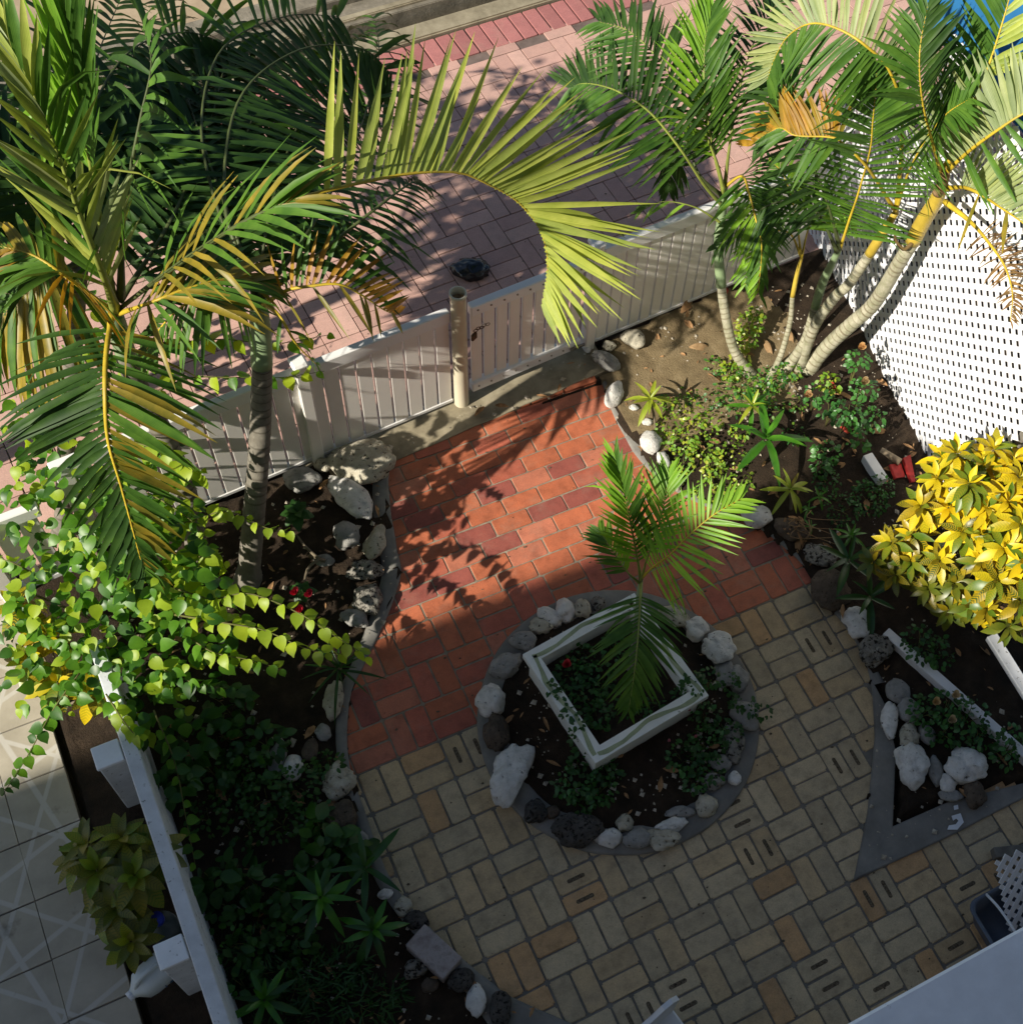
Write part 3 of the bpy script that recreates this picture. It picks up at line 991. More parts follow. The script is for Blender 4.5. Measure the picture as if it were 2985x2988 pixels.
# ------------------------------------------------------------------ dividing wall on the left
dw = empty('garden_wall', (-3.13, 0.5, 0), 'low white dividing wall with worn cap, left of the dark garden bed', 'wall')
zc = 0.62
wy0, wy1 = -1.2, 1.72
box('wall', (0.0, (wy0 + wy1) / 2 - 0.5, (zc - 0.03) / 2 - 0.03), (0.055, wy1 - wy0, zc + 0.03 - 0.03), MT['wall_white'], dw, 0, 0.004)
box('cap', (-0.002, (wy0 + wy1) / 2 - 0.5, zc - 0.014), (0.07, wy1 - wy0, 0.028), MT['wall_white'], dw, 0, 0.005)
for yy in (1.10, 0.05):
    pl = box('pillar', (-0.105, yy - 0.5, (zc - 0.03) / 2), (0.125, 0.115, zc - 0.03), MT['wall_white'], dw, 0, 0.006)
    box('pillar_cap', (-0.110, yy - 0.5, zc - 0.018), (0.132, 0.124, 0.024), MT['ledge_white'], pl, 0, 0.004)
# the trough between patio and wall
trough = prism('trough_soil', [(-3.529, -2.2), (-3.17, -2.2), (-3.17, 2.3), (-3.529, 2.3)], -0.3, -0.045, MT['soil'])
tag(trough, kind='structure')

# ------------------------------------------------------------------ diamond lattice on the right
LA, LB = at(1640, 660), at(1740, 850)
ldir = (LA - LB).normalized()                 # away from the camera


def lattice(name, y0, y1, z0, z1, label, base, dirv, pitch=0.066, sw=0.033, th=0.006, frame=True, mat='lattice_white', front=None):
    """y0..y1 metres along dirv from base"""
    o = empty(name, base, label, 'lattice')
    nrm = Vector((-dirv.y, dirv.x, 0))
    if front is not None and nrm.dot(front) < 0: nrm = -nrm
    for s in (1, -1):
        # lines z = s*(y) + c
        cs = np.arange((z0 - max(s * y0, s * y1)), (z1 - min(s * y0, s * y1)), pitch * math.sqrt(2))
        for c in cs:
            ys = sorted(((z0 - c) / s, (z1 - c) / s))
            a, b = max(y0, ys[0]), min(y1, ys[1])
            if b - a < 0.02: continue
            off = nrm * (th * 0.52 * (1 if s > 0 else -1))
            p = dirv * a + Vector((0, 0, s * a + c)) + off
            q = dirv * b + Vector((0, 0, s * b + c)) + off
            d = (q - p).normalized()
            sd = d.cross(nrm) * (sw / 2)
            nn = nrm * (th / 2)
            V = [p - sd - nn, p + sd - nn, p + sd + nn, p - sd + nn, q - sd - nn, q + sd - nn, q + sd + nn, q - sd + nn]
            me_obj('slat', V, [(0, 1, 2, 3), (7, 6, 5, 4), (0, 4, 5, 1), (1, 5, 6, 2), (2, 6, 7, 3), (3, 7, 4, 0)], MT[mat], o)
    return o


lbase = Vector((LB.x, LB.y, 0))
L1 = lattice('lattice_fence', -0.62, 1.17, 0.0, 2.42, 'tall white diamond lattice panel behind the yellow croton and leaning palm', lbase, ldir, front=Vector((-1, 0, 0)))
L2 = lattice('lattice_fence', 1.19, 2.05, 0.0, 1.62, 'lower white diamond lattice panel at the street end behind the palms', lbase + Vector((0.02, 0, 0)), ldir, front=Vector((-1, 0, 0)))
for y in (-0.62, 1.18, 2.05):
    p = lbase + ldir * y + Vector((0.05, 0, 0))
    par = L1 if y < 1.5 else L2
    box('post', Vector((p.x, p.y, 0.8)) - par.location, (0.05, 0.05, 1.6), MT['wood_grey'], par, 0, 0.004)

# blue tarpaulin on a line behind the lattice
random.seed(9)
V, F = [], []
nu, nv = 22, 14
for a in range(nu):
    for b in range(nv):
        u, v = a / (nu - 1), b / (nv - 1)
        x = 2.22 + v * 1.5
        y = 0.9 + u * 3.6
        z = 2.30 + 0.75 * v - 0.10 * math.sin(u * math.pi) + 0.05 * noise.noise((u * 6, v * 4, 1))
        V.append((x, y, z))
for a in range(nu - 1):
    for b in range(nv - 1):
        F.append((a * nv + b, (a + 1) * nv + b, (a + 1) * nv + b + 1, a * nv + b + 1))
tp = me_obj('tarpaulin', V, F, MT['tarp_blue'], None, True)
tag(tp, 'blue tarpaulin stretched behind the lattice at the upper right corner', 'tarp')
mod = tp.modifiers.new('thick', 'SOLIDIFY'); mod.thickness = 0.006

# ------------------------------------------------------------------ stones
def stone(px, py, rx, ry, ang, mat, label, zc=None, seed=None, rough=0.22, sub=3, flat=0.8, tall=None, group=None, sink=0.33):
    """px,py centre in the photo, rx,ry half sizes in photo units along the rotated axes"""
    zg = zc if zc is not None else 0.02
    s = pxm(px, py, 0)
    a, b = rx * s, ry * s
    h = tall if tall is not None else min(a, b) * flat
    c = at(px, py, zg + h * (1 - sink))
    rnd = random.Random(seed if seed is not None else int(px * 31 + py * 17))
    ox = Vector((rnd.uniform(0, 50), rnd.uniform(0, 50), rnd.uniform(0, 50)))
    bm = bmesh.new()
    bmesh.ops.create_icosphere(bm, subdivisions=sub, radius=1.0)
    lean = rnd.uniform(-0.25, 0.25)
    lobes = None
    if any(k in label for k in ('lobed', 'knobbly', 'winged', 'biggest white', 'hollowed')):
        lobes = [(Vector((rnd.uniform(-.15, .15), -.42, rnd.uniform(-.1, .2))), .62), (Vector((rnd.uniform(-.25, .25), .34, 0)), .72), (Vector((rnd.choice((-.4, .4)), rnd.uniform(-.1, .2), .1)), .5)]
    for v in bm.verts:
        d = v.co.normalized()
        q = d * 1.1 + ox
        r = 1 + rough * 1.25 * noise.noise(q) + rough * 0.7 * noise.noise(q * 2.3) + rough * 0.32 * noise.noise(q * 5.1) + rough * 0.16 * noise.noise(q * 10.7)
        if lobes:
            best = 0.3
            for c_, rk in lobes:
                dc = d.dot(c_)
                disc = dc * dc - c_.length_squared + rk * rk
                if disc > 0: best = max(best, dc + math.sqrt(disc))
            r = r * 0.35 + best * r * 0.75
        # a few planed facets
        for k in range(0 if lobes else 3):
            n_ = Vector((math.sin(ox.x + k * 2.1), math.cos(ox.y + k * 1.7), 0.5 * math.sin(ox.z + k))).normalized()
            t = d.dot(n_) * r
            if t > 0.84: r *= 0.84 / t * 0.7 + 0.3
        v.co = d * r
        v.co.x *= a; v.co.y *= b; v.co.z *= h
        v.co.x += lean * v.co.z
        if v.co.z < -h * 0.75: v.co.z = -h * 0.75
    bmesh.ops.rotate(bm, verts=bm.verts, cent=(0, 0, 0), matrix=Matrix.Rotation(ang - 0.464, 3, 'Z'))
    o = bm_obj('stone', bm, MT[mat], None, True, c)
    tag(o, label, 'stone', group)
    return o


z6 = lambda x, y: (840.6 + .335 * x, 1066.9 + .335 * y)
RG = 'stones set round the circular bed'
WA = -0.45      # image tilt of the paving axes
ring = [
    (345, 565, 92, 68, .7, 'stone_grey', 'grey oval stone touching the left corner of the white planter'),
    (435, 425, 72, 60, 0, 'stone_grey', 'round pale grey stone just above the planter left corner on the circle'),
    (535, 345, 66, 52, 0, 'stone_tan', 'rough tan coral stone between two pale stones above planter'),
    (585, 290, 78, 52, -.3, 'stone_white', 'smooth pale oval stone above the rough tan coral stone on circle'),
    (670, 245, 55, 68, 0, 'stone_white', 'white pointed stone at the top of the circle nearest the red paving'),
    (770, 240, 50, 60, 0, 'stone_tan', 'tan pitted stone right of the white pointed stone atop circle'),
    (855, 215, 40, 44, 0, 'stone_pitted', 'small ridged coral stone against the planter back rim'),
    (1290, 290, 84, 58, -.3, 'stone_tan', 'speckled stone half hidden under the planter palm frond at right'),
    (1415, 360, 78, 62, -.5, 'stone_white', 'speckled whitish stone between palm frond tip and white knobbly stone'),
    (1535, 470, 96, 78, -.2, 'stone_white', 'white knobbly stone on the circle beside the beige stamped bricks'),
    (1560, 610, 56, 72, 0, 'stone_grey', 'dull grey stone below the white knobbly stone, planter side of its twin'),
    (1650, 640, 58, 84, .1, 'stone_grey', 'dull grey pitted stone at the far right rim of the circle'),
    (1685, 840, 88, 78, -.5, 'stone_grey', 'smooth pale grey stone with vine leaves hanging over it'),
    (1615, 1000, 64, 118, 0, 'stone_pitted', 'tall rough pitted stone right of the green ground cover in the circle'),
    (1550, 1115, 66, 50, -.3, 'stone_grey', 'smooth grey oval stone under the tall rough pitted one'),
    (1628, 1200, 42, 42, 0, 'stone_white', 'small round pale stone at the lower right rim of circle'),
    (1505, 1220, 60, 54, 0, 'stone_pitted', 'greenish speckled stone left of the small round pale one'),
    (1410, 1270, 40, 28, 0, 'stone_grey', 'tiny grey stone lowest beside the ground cover on the circle'),
    (1465, 1355, 60, 70, 0, 'stone_tan', 'rough brownish coral lump at lower right of the circle'),
    (1325, 1390, 86, 36, .1, 'stone_grey', 'flat grey stone leaning on a pale stone with two holes'),
    (1270, 1465, 92, 44, .3, 'stone_white', 'pale bluish stone with two dark holes at bottom of circle'),
    (1230, 1550, 92, 56, -.1, 'stone_tan', 'tan grey double-lobed stone at the bottom right rim of the circle'),
    (1085, 1545, 84, 58, .2, 'stone_grey', 'irregular grey stone at the very bottom of the circle'),
    (1010, 1450, 44, 54, 0, 'stone_tan', 'small ribbed shell-like stone inside the bottom of the circle'),
    (920, 1535, 80, 54, .2, 'stone_white', 'pale pitted oval stone right of the big black one'),
    (730, 1490, 138, 96, -.1, 'stone_dark', 'big black rough lava-like stone at lower left of the circle'),
    (600, 1390, 42, 40, 0, 'stone_brown', 'small brown stone behind the big black stone'),
    (505, 1385, 62, 76, 0, 'stone_dark', 'dark grey stone between black stone and big white double stone'),
    (360, 1185, 108, 160, -.25, 'stone_white', 'big white hollowed double-lobed stone at left rim of the circle'),
    (285, 945, 76, 108, 0, 'stone_brown', 'dark brown mossy stone between two white stones at left rim'),
    (262, 755, 80, 96, 0, 'stone_white', 'white pitted stone on the circle beside the red paving edge'),
]
for (x, y, rx, ry, an, mt, lb) in ring:
    px, py = z6(x, y)
    stone(px, py, rx * .335, ry * .335, an, mt, lb, 0.02, group=RG, sub=4 if rx > 90 or mt == 'stone_dark' else 3,
          rough=0.36 if mt in ('stone_dark', 'stone_tan', 'stone_pitted') else 0.29)

zl = lambda x, y: (614 + .335 * x, 614 + .335 * y)
zb = lambda x, y: (614 + .335 * x, 1285 + .335 * y)
zc0 = lambda x, y: (.335 * x, 1285 + .335 * y)
LG = 'stones along the left bed'
left_st = [
    (zl, 215, 765, 178, 138, -.2, 'stone_tan', 'largest boulder, tan and white, against the picket fence by the red paving'),
    (zl, 140, 958, 168, 88, -.75, 'stone_white', 'long white boulder leaning below the largest tan one'),
    (zl, 120, 1180, 78, 88, .2, 'stone_grey', 'grey creased stone in dark soil below the long white boulder'),
    (zl, 278, 1225, 58, 112, -.25, 'stone_tan', 'upright tan stone catching sunlight at the red paving edge'),
    (zl, 225, 1380, 96, 62, .15, 'stone_pitted', 'grey pitted oval stone below the sunlit upright tan one'),
    (zl, 235, 1545, 86, 98, 0, 'stone_pitted', 'dark sponge-like pitted stone near the pink adenium flowers'),
    (zl, 165, 1650, 82, 54, -.3, 'stone_grey', 'smooth pale grey stone below the dark sponge-like stone'),
    (zl, -143, 866, 100, 78, 0, 'stone_grey', 'shaded grey boulder at the fence foot left of the largest boulder'),
    (zl, -12, 786, 50, 46, 0, 'stone_tan', 'small tan stone wedged at fence foot between two boulders'),
    (zl, -5, 1325, 60, 40, 0, 'stone_grey', 'small pale stone lying in dark soil right of the palm trunk'),
    (zb, 50, 100, 58, 124, -.1, 'stone_tan', 'tall tan stone at bed edge beside the darkest red bricks'),
    (zb, 70, 560, 88, 104, 0, 'stone_tan', 'flat pale tan stone beside the first beige bricks at left'),
    (zb, 95, 760, 86, 90, 0, 'stone_brown', 'dark brown stone below the flat pale tan one'),
    (zb, 175, 890, 60, 62, 0, 'stone_grey', 'broken grey stone above the leafy rosettes at left edge'),
    (zb, 340, 1200, 40, 32, 0, 'stone_white', 'small whitish chip by the paving edge over the dracaena rosette'),
    (zb, 440, 1270, 50, 54, 0, 'stone_tan', 'rough tan coral lump right of the dracaena rosette'),
    (zb, 510, 1345, 72, 58, 0, 'stone_dark', 'dark stone touching the broken white block'),
    (zb, 505, 1620, 64, 62, 0, 'stone_pitted', 'speckled grey stone left of the broken white block'),
    (zb, 590, 1715, 50, 44, 0, 'stone_brown', 'small brown stone below the broken white block'),
    (zb, 755, 1690, 78, 68, 0, 'stone_dark', 'dark grey stone right below the broken white block'),
    (zb, 850, 1800, 56, 88, .1, 'stone_white', 'upright pale pitted stone at the bottom edge of the left bed'),
    (zb, 985, 1850, 62, 110, 0, 'stone_dark', 'dark upright stone at bottom edge beside the grey concrete patch'),
    (zc0, 1650, 490, 56, 80, .1, 'stone_white', 'whitish pointed stone standing in the shaded left bed'),
    (zc0, 1560, 430, 52, 104, -.1, 'stone_grey', 'tall grey stone left of the whitish pointed one in shade'),
    (zc0, 1745, 390, 42, 72, 0, 'stone_brown', 'thin brown stone right of the whitish pointed one in shade'),
    (zc0, 1820, 290, 46, 48, 0, 'stone_grey', 'round grey stone highest of the group in the shaded left bed'),
]
for (fn, x, y, rx, ry, an, mt, lb) in left_st:
    px, py = fn(x, y)
    stone(px, py, rx * .335, ry * .335, an, mt, lb, 0.02, group=LG, sub=4 if rx > 80 else 3, rough=(0.2 if rx > 120 else 0.30) if mt in ('stone_tan', 'stone_pitted') else 0.24, flat=0.5 if rx > 120 else 0.68)

za = lambda x, y: (970 + .201 * x, 646.6 + .201 * y)
zr = lambda x, y: (1283 + .335 * x, 614 + .335 * y)
zq = lambda x, y: (1283 + .335 * x, 1285 + .335 * y)
RGp = 'stones along the right bed'
right_st = [
    (za, .201, 870, 165, 150, 84, -.7, 'stone_grey', 'smooth grey wedge stone at the gate post foot'),
    (za, .201, 940, 480, 84, 158, -.35, 'stone_white', 'long speckled white stone beside the first red bricks at right'),
    (za, .201, 1125, 610, 46, 36, 0, 'stone_white', 'small speckled stone under the yellow-green rosette leaf'),
    (za, .201, 1250, 745, 52, 40, 0, 'stone_white', 'small pitted white stone under the yellow-green rosette stem'),
    (za, .201, 1280, 940, 104, 118, 0, 'stone_white', 'bright white stone below the yellow-green rosette'),
    (za, .201, 1400, 1100, 68, 108, .1, 'stone_white', 'cream stone tucked under the ground cover above planter palm'),
    (za, .201, 1500, 1310, 80, 90, 0, 'stone_tan', 'sunlit tan stone seen through the planter palm leaflets'),
    (za, .201, 1125, -40, 110, 98, 0, 'stone_tan', 'round tan boulder on dry soil near the right picket fence'),
    (za, .201, 890, 30, 60, 50, 0, 'stone_tan', 'tan stone between the gate post and the round tan boulder'),
    (za, .201, 688, 65, 36, 32, 0, 'stone_white', 'little white stone under the gate hinge'),
    (zr, .335, 430, 1075, 88, 66, -.4, 'stone_white', 'white block-like stone below the dry rosette'),
    (zr, .335, 620, 1150, 104, 66, -.45, 'stone_brown', 'brown stone with dry leaves hanging beside the white block-like one'),
    (zr, .335, 785, 1295, 94, 70, -.1, 'stone_pitted', 'grey white pitted oval stone above the large dark flat one'),
    (zr, .335, 850, 1492, 118, 118, .3, 'stone_brown', 'large flat dark brown stone at the red and beige border'),
    (zr, .335, 1010, 1675, 92, 78, -.3, 'stone_white', 'white knobbly stone above the white timber end'),
    (zr, .335, 1095, 1830, 96, 92, 0, 'stone_pitted', 'grey pitted stone left of the white timber end'),
    (zq, .335, 1225, 60, 66, 84, .3, 'stone_grey', 'smooth grey stone topmost of the heap by the concrete border'),
    (zq, .335, 1182, 215, 46, 112, -.15, 'stone_white', 'long bone-white stone along the concrete border'),
    (zq, .335, 1295, 172, 72, 78, 0, 'stone_grey', 'round smooth grey stone right of the long bone-white one'),
    (zq, .335, 1290, 315, 60, 76, -.3, 'stone_tan', 'tan brown rough stone below the round smooth grey one'),
    (zq, .335, 1390, 302, 52, 60, 0, 'stone_grey', 'mossy grey stone under the cream rose leaves'),
    (zq, .335, 1310, 470, 100, 112, -.2, 'stone_white', 'big white winged stone at the tip of the triangular bed'),
    (zq, .335, 1440, 510, 46, 88, 0, 'stone_grey', 'upright grey stone between the two big white stones'),
    (zq, .335, 1600, 480, 130, 100, -.5, 'stone_white', 'biggest white stone of the triangular bed'),
    (zq, .335, 1510, 578, 56, 50, 0, 'stone_white', 'pale bluish cobble in front of the biggest white stone'),
    (zq, .335, 1525, 642, 72, 40, -.1, 'stone_grey', 'flat grey cobble on the concrete border'),
    (zq, .335, 1655, 640, 62, 72, 0, 'stone_brown', 'dark brown stone below the biggest white stone'),
]
for (fn, k, x, y, rx, ry, an, mt, lb) in right_st:
    px, py = fn(x, y)
    stone(px, py, rx * k, ry * k, an, mt, lb, 0.03, group=RGp, sub=4 if rx * k > 30 else 3, rough=0.30 if mt in ('stone_tan', 'stone_pitted') else 0.22,
          flat=0.45 if 'flat' in lb else 0.72)

# broken block
bc = at(819, 1800, 0.06)
bk = box('broken_block', (0, 0, 0), (0.14, 0.26, 0.11), mat_mottle('block_pink', [(0.3, (0.20, 0.16, 0.15)), (0.55, (0.36, 0.32, 0.31)), (0.8, (0.12, 0.09, 0.08))], 14, 0.9, 0.6), None, 0.42, 0.006)
bk.location = bc
tag(bk, 'broken pinkish white masonry block among the stones at lower left', 'block')

# pebbles and rubble scattered in the soil
random.seed(31)
pv, pf = [], []


def pebble_into(V, F, c, r):
    b = len(V)
    for d in ((1, 0, 0), (-1, 0, 0), (0, 1, 0), (0, -1, 0), (0, 0, 1), (0, 0, -.6)):
        V.append((c[0] + d[0] * r * random.uniform(.6, 1.3), c[1] + d[1] * r * random.uniform(.6, 1.3), c[2] + d[2] * r * random.uniform(.4, .8)))
    for f in ((0, 2, 4), (2, 1, 4), (1, 3, 4), (3, 0, 4), (2, 0, 5), (1, 2, 5), (3, 1, 5), (0, 3, 5)):
        F.append(tuple(b + i for i in f))


cnt = 0
while cnt < 1500:
    x, y = random.uniform(-3.0, 2.0), random.uniform(-1.4, 2.9)
    rr = (Vector((x, y, 0)) - RC).length
    if bool(inside(x, y, pave_poly)) and rr > RR - 0.2: continue
    if y > fence_y(x) - 0.05: continue
    inring = rr < RR
    if not inring and x < -1 and random.random() < 0.3: continue
    if x > 0.3 and y > 1.9 or inring or random.random() < 0.5:
        pebble_into(pv, pf, (x, y, 0.058 if inring else 0.028), random.choice((.004, .005, .006, .008, .012, .018)) * random.uniform(.7, 1.2))
        cnt += 1
tag(me_obj('soil_pebbles', pv, pf, MT['rubble']), 'pale pebbles and rubble scattered over the garden soil', 'pebbles', kind='stuff')

# ------------------------------------------------------------------ square planter
zt = 0.30
c0, c1, c2 = at(985, 1235, zt), at(1125, 1440, zt), at(1338, 1312, zt)
pc = (c0 + c2) / 2
side = ((c1 - c0).length + (c2 - c1).length) / 2
pang = math.atan2((c2 - c1).y, (c2 - c1).x)
pl = empty('square_planter', (pc.x, pc.y, 0), 'white square planter box with mossy painted rim in the circular bed', 'planter', rz=pang)
hs = side / 2
for k in range(4):
    a = k * math.pi / 2
    R_ = Matrix.Rotation(a, 3, 'Z')
    bm = bmesh.new()
    # mitred rim board with a moulding step below
    o_, i_ = hs, hs - 0.075
    prof = [(o_, zt), (i_, zt), (i_, zt - 0.17), (o_ - 0.03, 0.0), (o_ - 0.03, zt - 0.10), (o_ - 0.012, zt - 0.085), (o_ - 0.012, zt - 0.055), (o_, zt - 0.045)]
    A = [bm.verts.new((-r, -r, z)) for r, z in prof]
    B = [bm.verts.new((r, -r, z)) for r, z in prof]
    for q in range(len(prof)):
        q2 = (q + 1) % len(prof)
        bm.faces.new((A[q], B[q], B[q2], A[q2]))
    bmesh.ops.recalc_face_normals(bm, faces=bm.faces[:])
    bmesh.ops.rotate(bm, verts=bm.verts, cent=(0, 0, 0), matrix=R_)
    rim = bm_obj('side', bm, MT['planter_white'], pl)
    # the painted green zigzag band on the rim
    V, F = [], []
    nz = 26
    for q in range(nz + 1):
        t = q / nz
        x = -hs + 0.04 + t * (2 * hs - 0.08)
        yy = -(hs - 0.038 + 0.016 * math.sin(t * 9.0 + k * 1.7) + 0.006 * noise.noise((t * 9, k, 0)))
        wd = 0.012 + 0.006 * noise.noise((t * 6, k, 3))
        lim = lambda v: max(min(v, -(hs - 0.073)), -(hs - 0.003))
        V += [R_ @ Vector((x, lim(yy - wd), zt + 0.0015)), R_ @ Vector((x, lim(yy + wd), zt + 0.0015))]
    for q in range(nz):
        F.append((q * 2, q * 2 + 2, q * 2 + 3, q * 2 + 1))
    me_obj('moss_band', V, F, MT['planter_moss'], rim)
V, F = [], []
ns = 16
for a in range(ns):
    for b in range(ns):
        x, y = (a / (ns - 1) - .5) * (side - 0.14), (b / (ns - 1) - .5) * (side - 0.14)
        V.append((x, y, zt - 0.13 + 0.02 * noise.noise((x * 9, y * 9, 0))))
for a in range(ns - 1):
    for b in range(ns - 1):
        F.append((a * ns + b, (a + 1) * ns + b, (a + 1) * ns + b + 1, a * ns + b + 1))
me_obj('potting_soil', V, F, MT['soil'], pl, True)

# ------------------------------------------------------------------ leaf building
def leaf_strip(base, d, nrm, L, W, droop=0.0, fold=0.25, segs=4, curl=0.0, V=None, F=None, prof=None, twist=0.0):
    """pointed folded blade; gravity bends it by droop"""
    V = [] if V is None else V
    F = [] if F is None else F
    b0 = len(V)
    prof = prof or (0.45, 0.95, 1.0, 0.62, 0.04)
    d = d.normalized()
    p = Vector(base)
    step = L / segs
    nv = nrm
    for i in range(segs + 1):
        t = i / segs
        if i > 0:
            d = (d + Vector((0, 0, -1)) * droop * (0.5 + t) / segs + nv * curl / segs).normalized()
            p = p + d * step
        s = d.cross(nv)
        if s.length < 1e-4: s = d.orthogonal()
        s.normalize()
        nv = s.cross(d).normalized()
        if twist:
            q = Quaternion(d, twist / segs); s = q @ s; nv = q @ nv
        k = prof[i] if len(prof) == segs + 1 else prof[min(len(prof) - 1, int(t * (len(prof) - 1) + .5))]
        wd = W * 0.5 * k
        V.append(p - s * wd + nv * (fold * wd)); V.append(p.copy()); V.append(p + s * wd + nv * (fold * wd))
    for i in range(segs):
        a = b0 + i * 3
        F.append((a, a + 1, a + 4, a + 3)); F.append((a + 1, a + 2, a + 5, a + 4))
    return V, F


def tip_attr(me, segs=4):
    n = len(me.vertices)
    a = me.attributes.new('tip', 'FLOAT', 'POINT')
    a.data.foreach_set('value', [((i // 3) % (segs + 1)) / segs for i in range(n)])
    a = me.attributes.new('across', 'FLOAT', 'POINT')
    a.data.foreach_set('value', [float(i % 3) for i in range(n)])


class Palm:
    def __init__(self, base, label, group='palm stems', name='palm_tree'):
        self.org = Vector(base)
        self.root = empty(name, self.org, label, 'palm', group)
        self.n = 0
        self.extra = {}

    def trunk(self, pts, r0, r1, mat, pitch=0.055, scar=0.006, sides=14, name='trunk', bulge=0.05):
        P = [Vector(p) - self.org for p in pts]
        ln = sum((P[i + 1] - P[i]).length for i in range(len(P) - 1))
        n = max(12, int(ln / pitch * 6))
        path = spline(P, n)
        rad, sc = [], []
        acc = 0.0
        rnd = random.Random(int(self.org.x * 1000))
        nxt = 0
        for i in range(n):
            if i: acc += (path[i] - path[i - 1]).length
            t = acc / max(ln, 1e-6)
            ph = (acc / pitch) % 1.0
            r = r0 + (r1 - r0) * t
            r *= 1 + bulge * (0.5 - ph) + (0.35 * max(0, 1 - acc / 0.12) if name == 'trunk' else 0)
            rad.append(r)
            sc.append((1.0 if ph < 0.17 else 0.0) * rnd.uniform(.5, 1))
        V, F = tube_data(path, rad, sides)
        o = me_obj(name, V, F, mat, self.root, True)
        at_ = o.data.attributes.new('scar', 'FLOAT', 'POINT')
        at_.data.foreach_set('value', [x for x in sc for _ in range(sides)])
        return o

    def shaft(self, pts, r0, r1, mat, name='crownshaft'):
        path = spline([Vector(p) - self.org for p in pts], 12)
        rad = [(r0 + (r1 - r0) * i / 11) * (1 + 0.12 * math.sin(math.pi * i / 11)) for i in range(12)]
        V, F = tube_data(path, rad, 12)
        return me_obj(name, V, F, mat, self.root, True)

    def frond(self, pts, mats, n=30, L=0.5, W=0.032, t0=0.18, fwd=(25, 62), face=0.5, roll=0.0, lift=12, droop=0.35, sides=(1, 1),
              rmat='rachis_yellow', r0=0.012, r1=0.002, sep=True, jit=6.0, lp=None, seed=0, petw=1.5, fold=0.35, droops=None, sunf=0.0, pmat=None, prof=None):
        rnd = random.Random(seed + int(self.org.x * 777) + len(pts))
        P = [at(*p) - self.org for p in pts]
        m = 34
        path = spline(P, m)
        rad = [(r0 + (r1 - r0) * (i / (m - 1))) * (petw - (petw - 1) * min(1, i / (m - 1) / max(t0, .02))) for i in range(m)]
        V, F = tube_data(path, rad, 6, 0.8)
        fo = me_obj('frond', V, F, MT[rmat], self.root, True)
        if pmat:
            fo.data.materials.append(MT[pmat])
            lim = int(t0 * (m - 1)) * 6
            fo.data.polygons.foreach_set('material_index', [1 if q < lim else 0 for q in range(len(F))])
        camv = CAM - self.org
        for k in range(n):
            t = t0 + (1 - t0) * (k + 0.5) / n
            fi = t * (m - 1)
            i = min(int(fi), m - 2)
            p = path[i].lerp(path[i + 1], fi - i)
            T = (path[min(i + 2, m - 1)] - path[max(i - 1, 0)]).normalized()
            up = Vector((0, 0, 1)); up = up - T * up.dot(T)
            up = up.normalized() if up.length > 0.05 else Vector((0, -1, 0))
            vw = (camv - p); vw = (vw - T * vw.dot(T)).normalized()
            Nn = (up * (1 - face) + vw * face - SUN * sunf); Nn = (Nn - T * Nn.dot(T)).normalized()
            if roll: Nn = Quaternion(T, math.radians(roll)) @ Nn
            Ls = Nn.cross(T).normalized()
            tt = (t - t0) / (1 - t0)
            ll = L * ((0.55 + 0.45 * math.sin(math.pi * min(1, 0.12 + tt * 0.95) ** 0.9)) * (1 - 0.30 * tt) if lp is None else lp(tt))
            for si, sd in ((0, 1), (1, -1)):
                if sides[si] <= 0 or rnd.random() > sides[si]: continue
                a = math.radians(fwd[0] + (fwd[1] - fwd[0]) * tt + rnd.uniform(-jit, jit))
                lf = math.radians(lift + rnd.uniform(-jit, jit))
                d = (Ls * sd * math.cos(a) + T * math.sin(a)) * math.cos(lf) + Nn * math.sin(lf)
                mm = mats[si] if isinstance(mats, (tuple, list)) else mats
                if isinstance(mm, (tuple, list)): mm = mm[0] if rnd.random() < mm[2] else mm[1]
                dr = (droops[si] if droops else droop) * rnd.uniform(0.7, 1.3)
                if rnd.random() < 0.07: dr += rnd.uniform(0.5, 1.4)
                if rnd.random() < 0.05: ll *= rnd.uniform(0.45, 0.8)
                args = (p, d, Nn, ll * rnd.uniform(0.82, 1.1), W * rnd.uniform(0.75, 1.12))
                if sep and self.n < 296:
                    v, f = leaf_strip(*args, droop=dr, fold=fold, prof=prof, twist=rnd.uniform(-.35, .35))
                    tip_attr(me_obj('leaflet', v, f, MT[mm], fo, True).data)
                    self.n += 1
                else:
                    v, f = self.extra.setdefault(mm, ([], []))
                    leaf_strip(*args, droop=dr, fold=fold, V=v, F=f, prof=prof, twist=rnd.uniform(-.35, .35))
        return fo

    def free_leaf(self, a, b, mat, W=0.035, droop=0.1, nrm=None):
        A, B = at(*a) - self.org, at(*b) - self.org
        d = B - A
        nrm = nrm or (CAM - self.org - A).normalized()
        v, f = leaf_strip(A, d, (nrm - d.normalized() * nrm.dot(d.normalized())).normalized(), d.length, W, droop)
        return me_obj('leaflet', v, f, MT[mat], self.root)

    def finish(self):
        for mm, (v, f) in self.extra.items():
            o = me_obj('leaflets', v, f, MT[mm], self.root, True)
            tip_attr(o.data)
            o['kind'] = 'stuff'


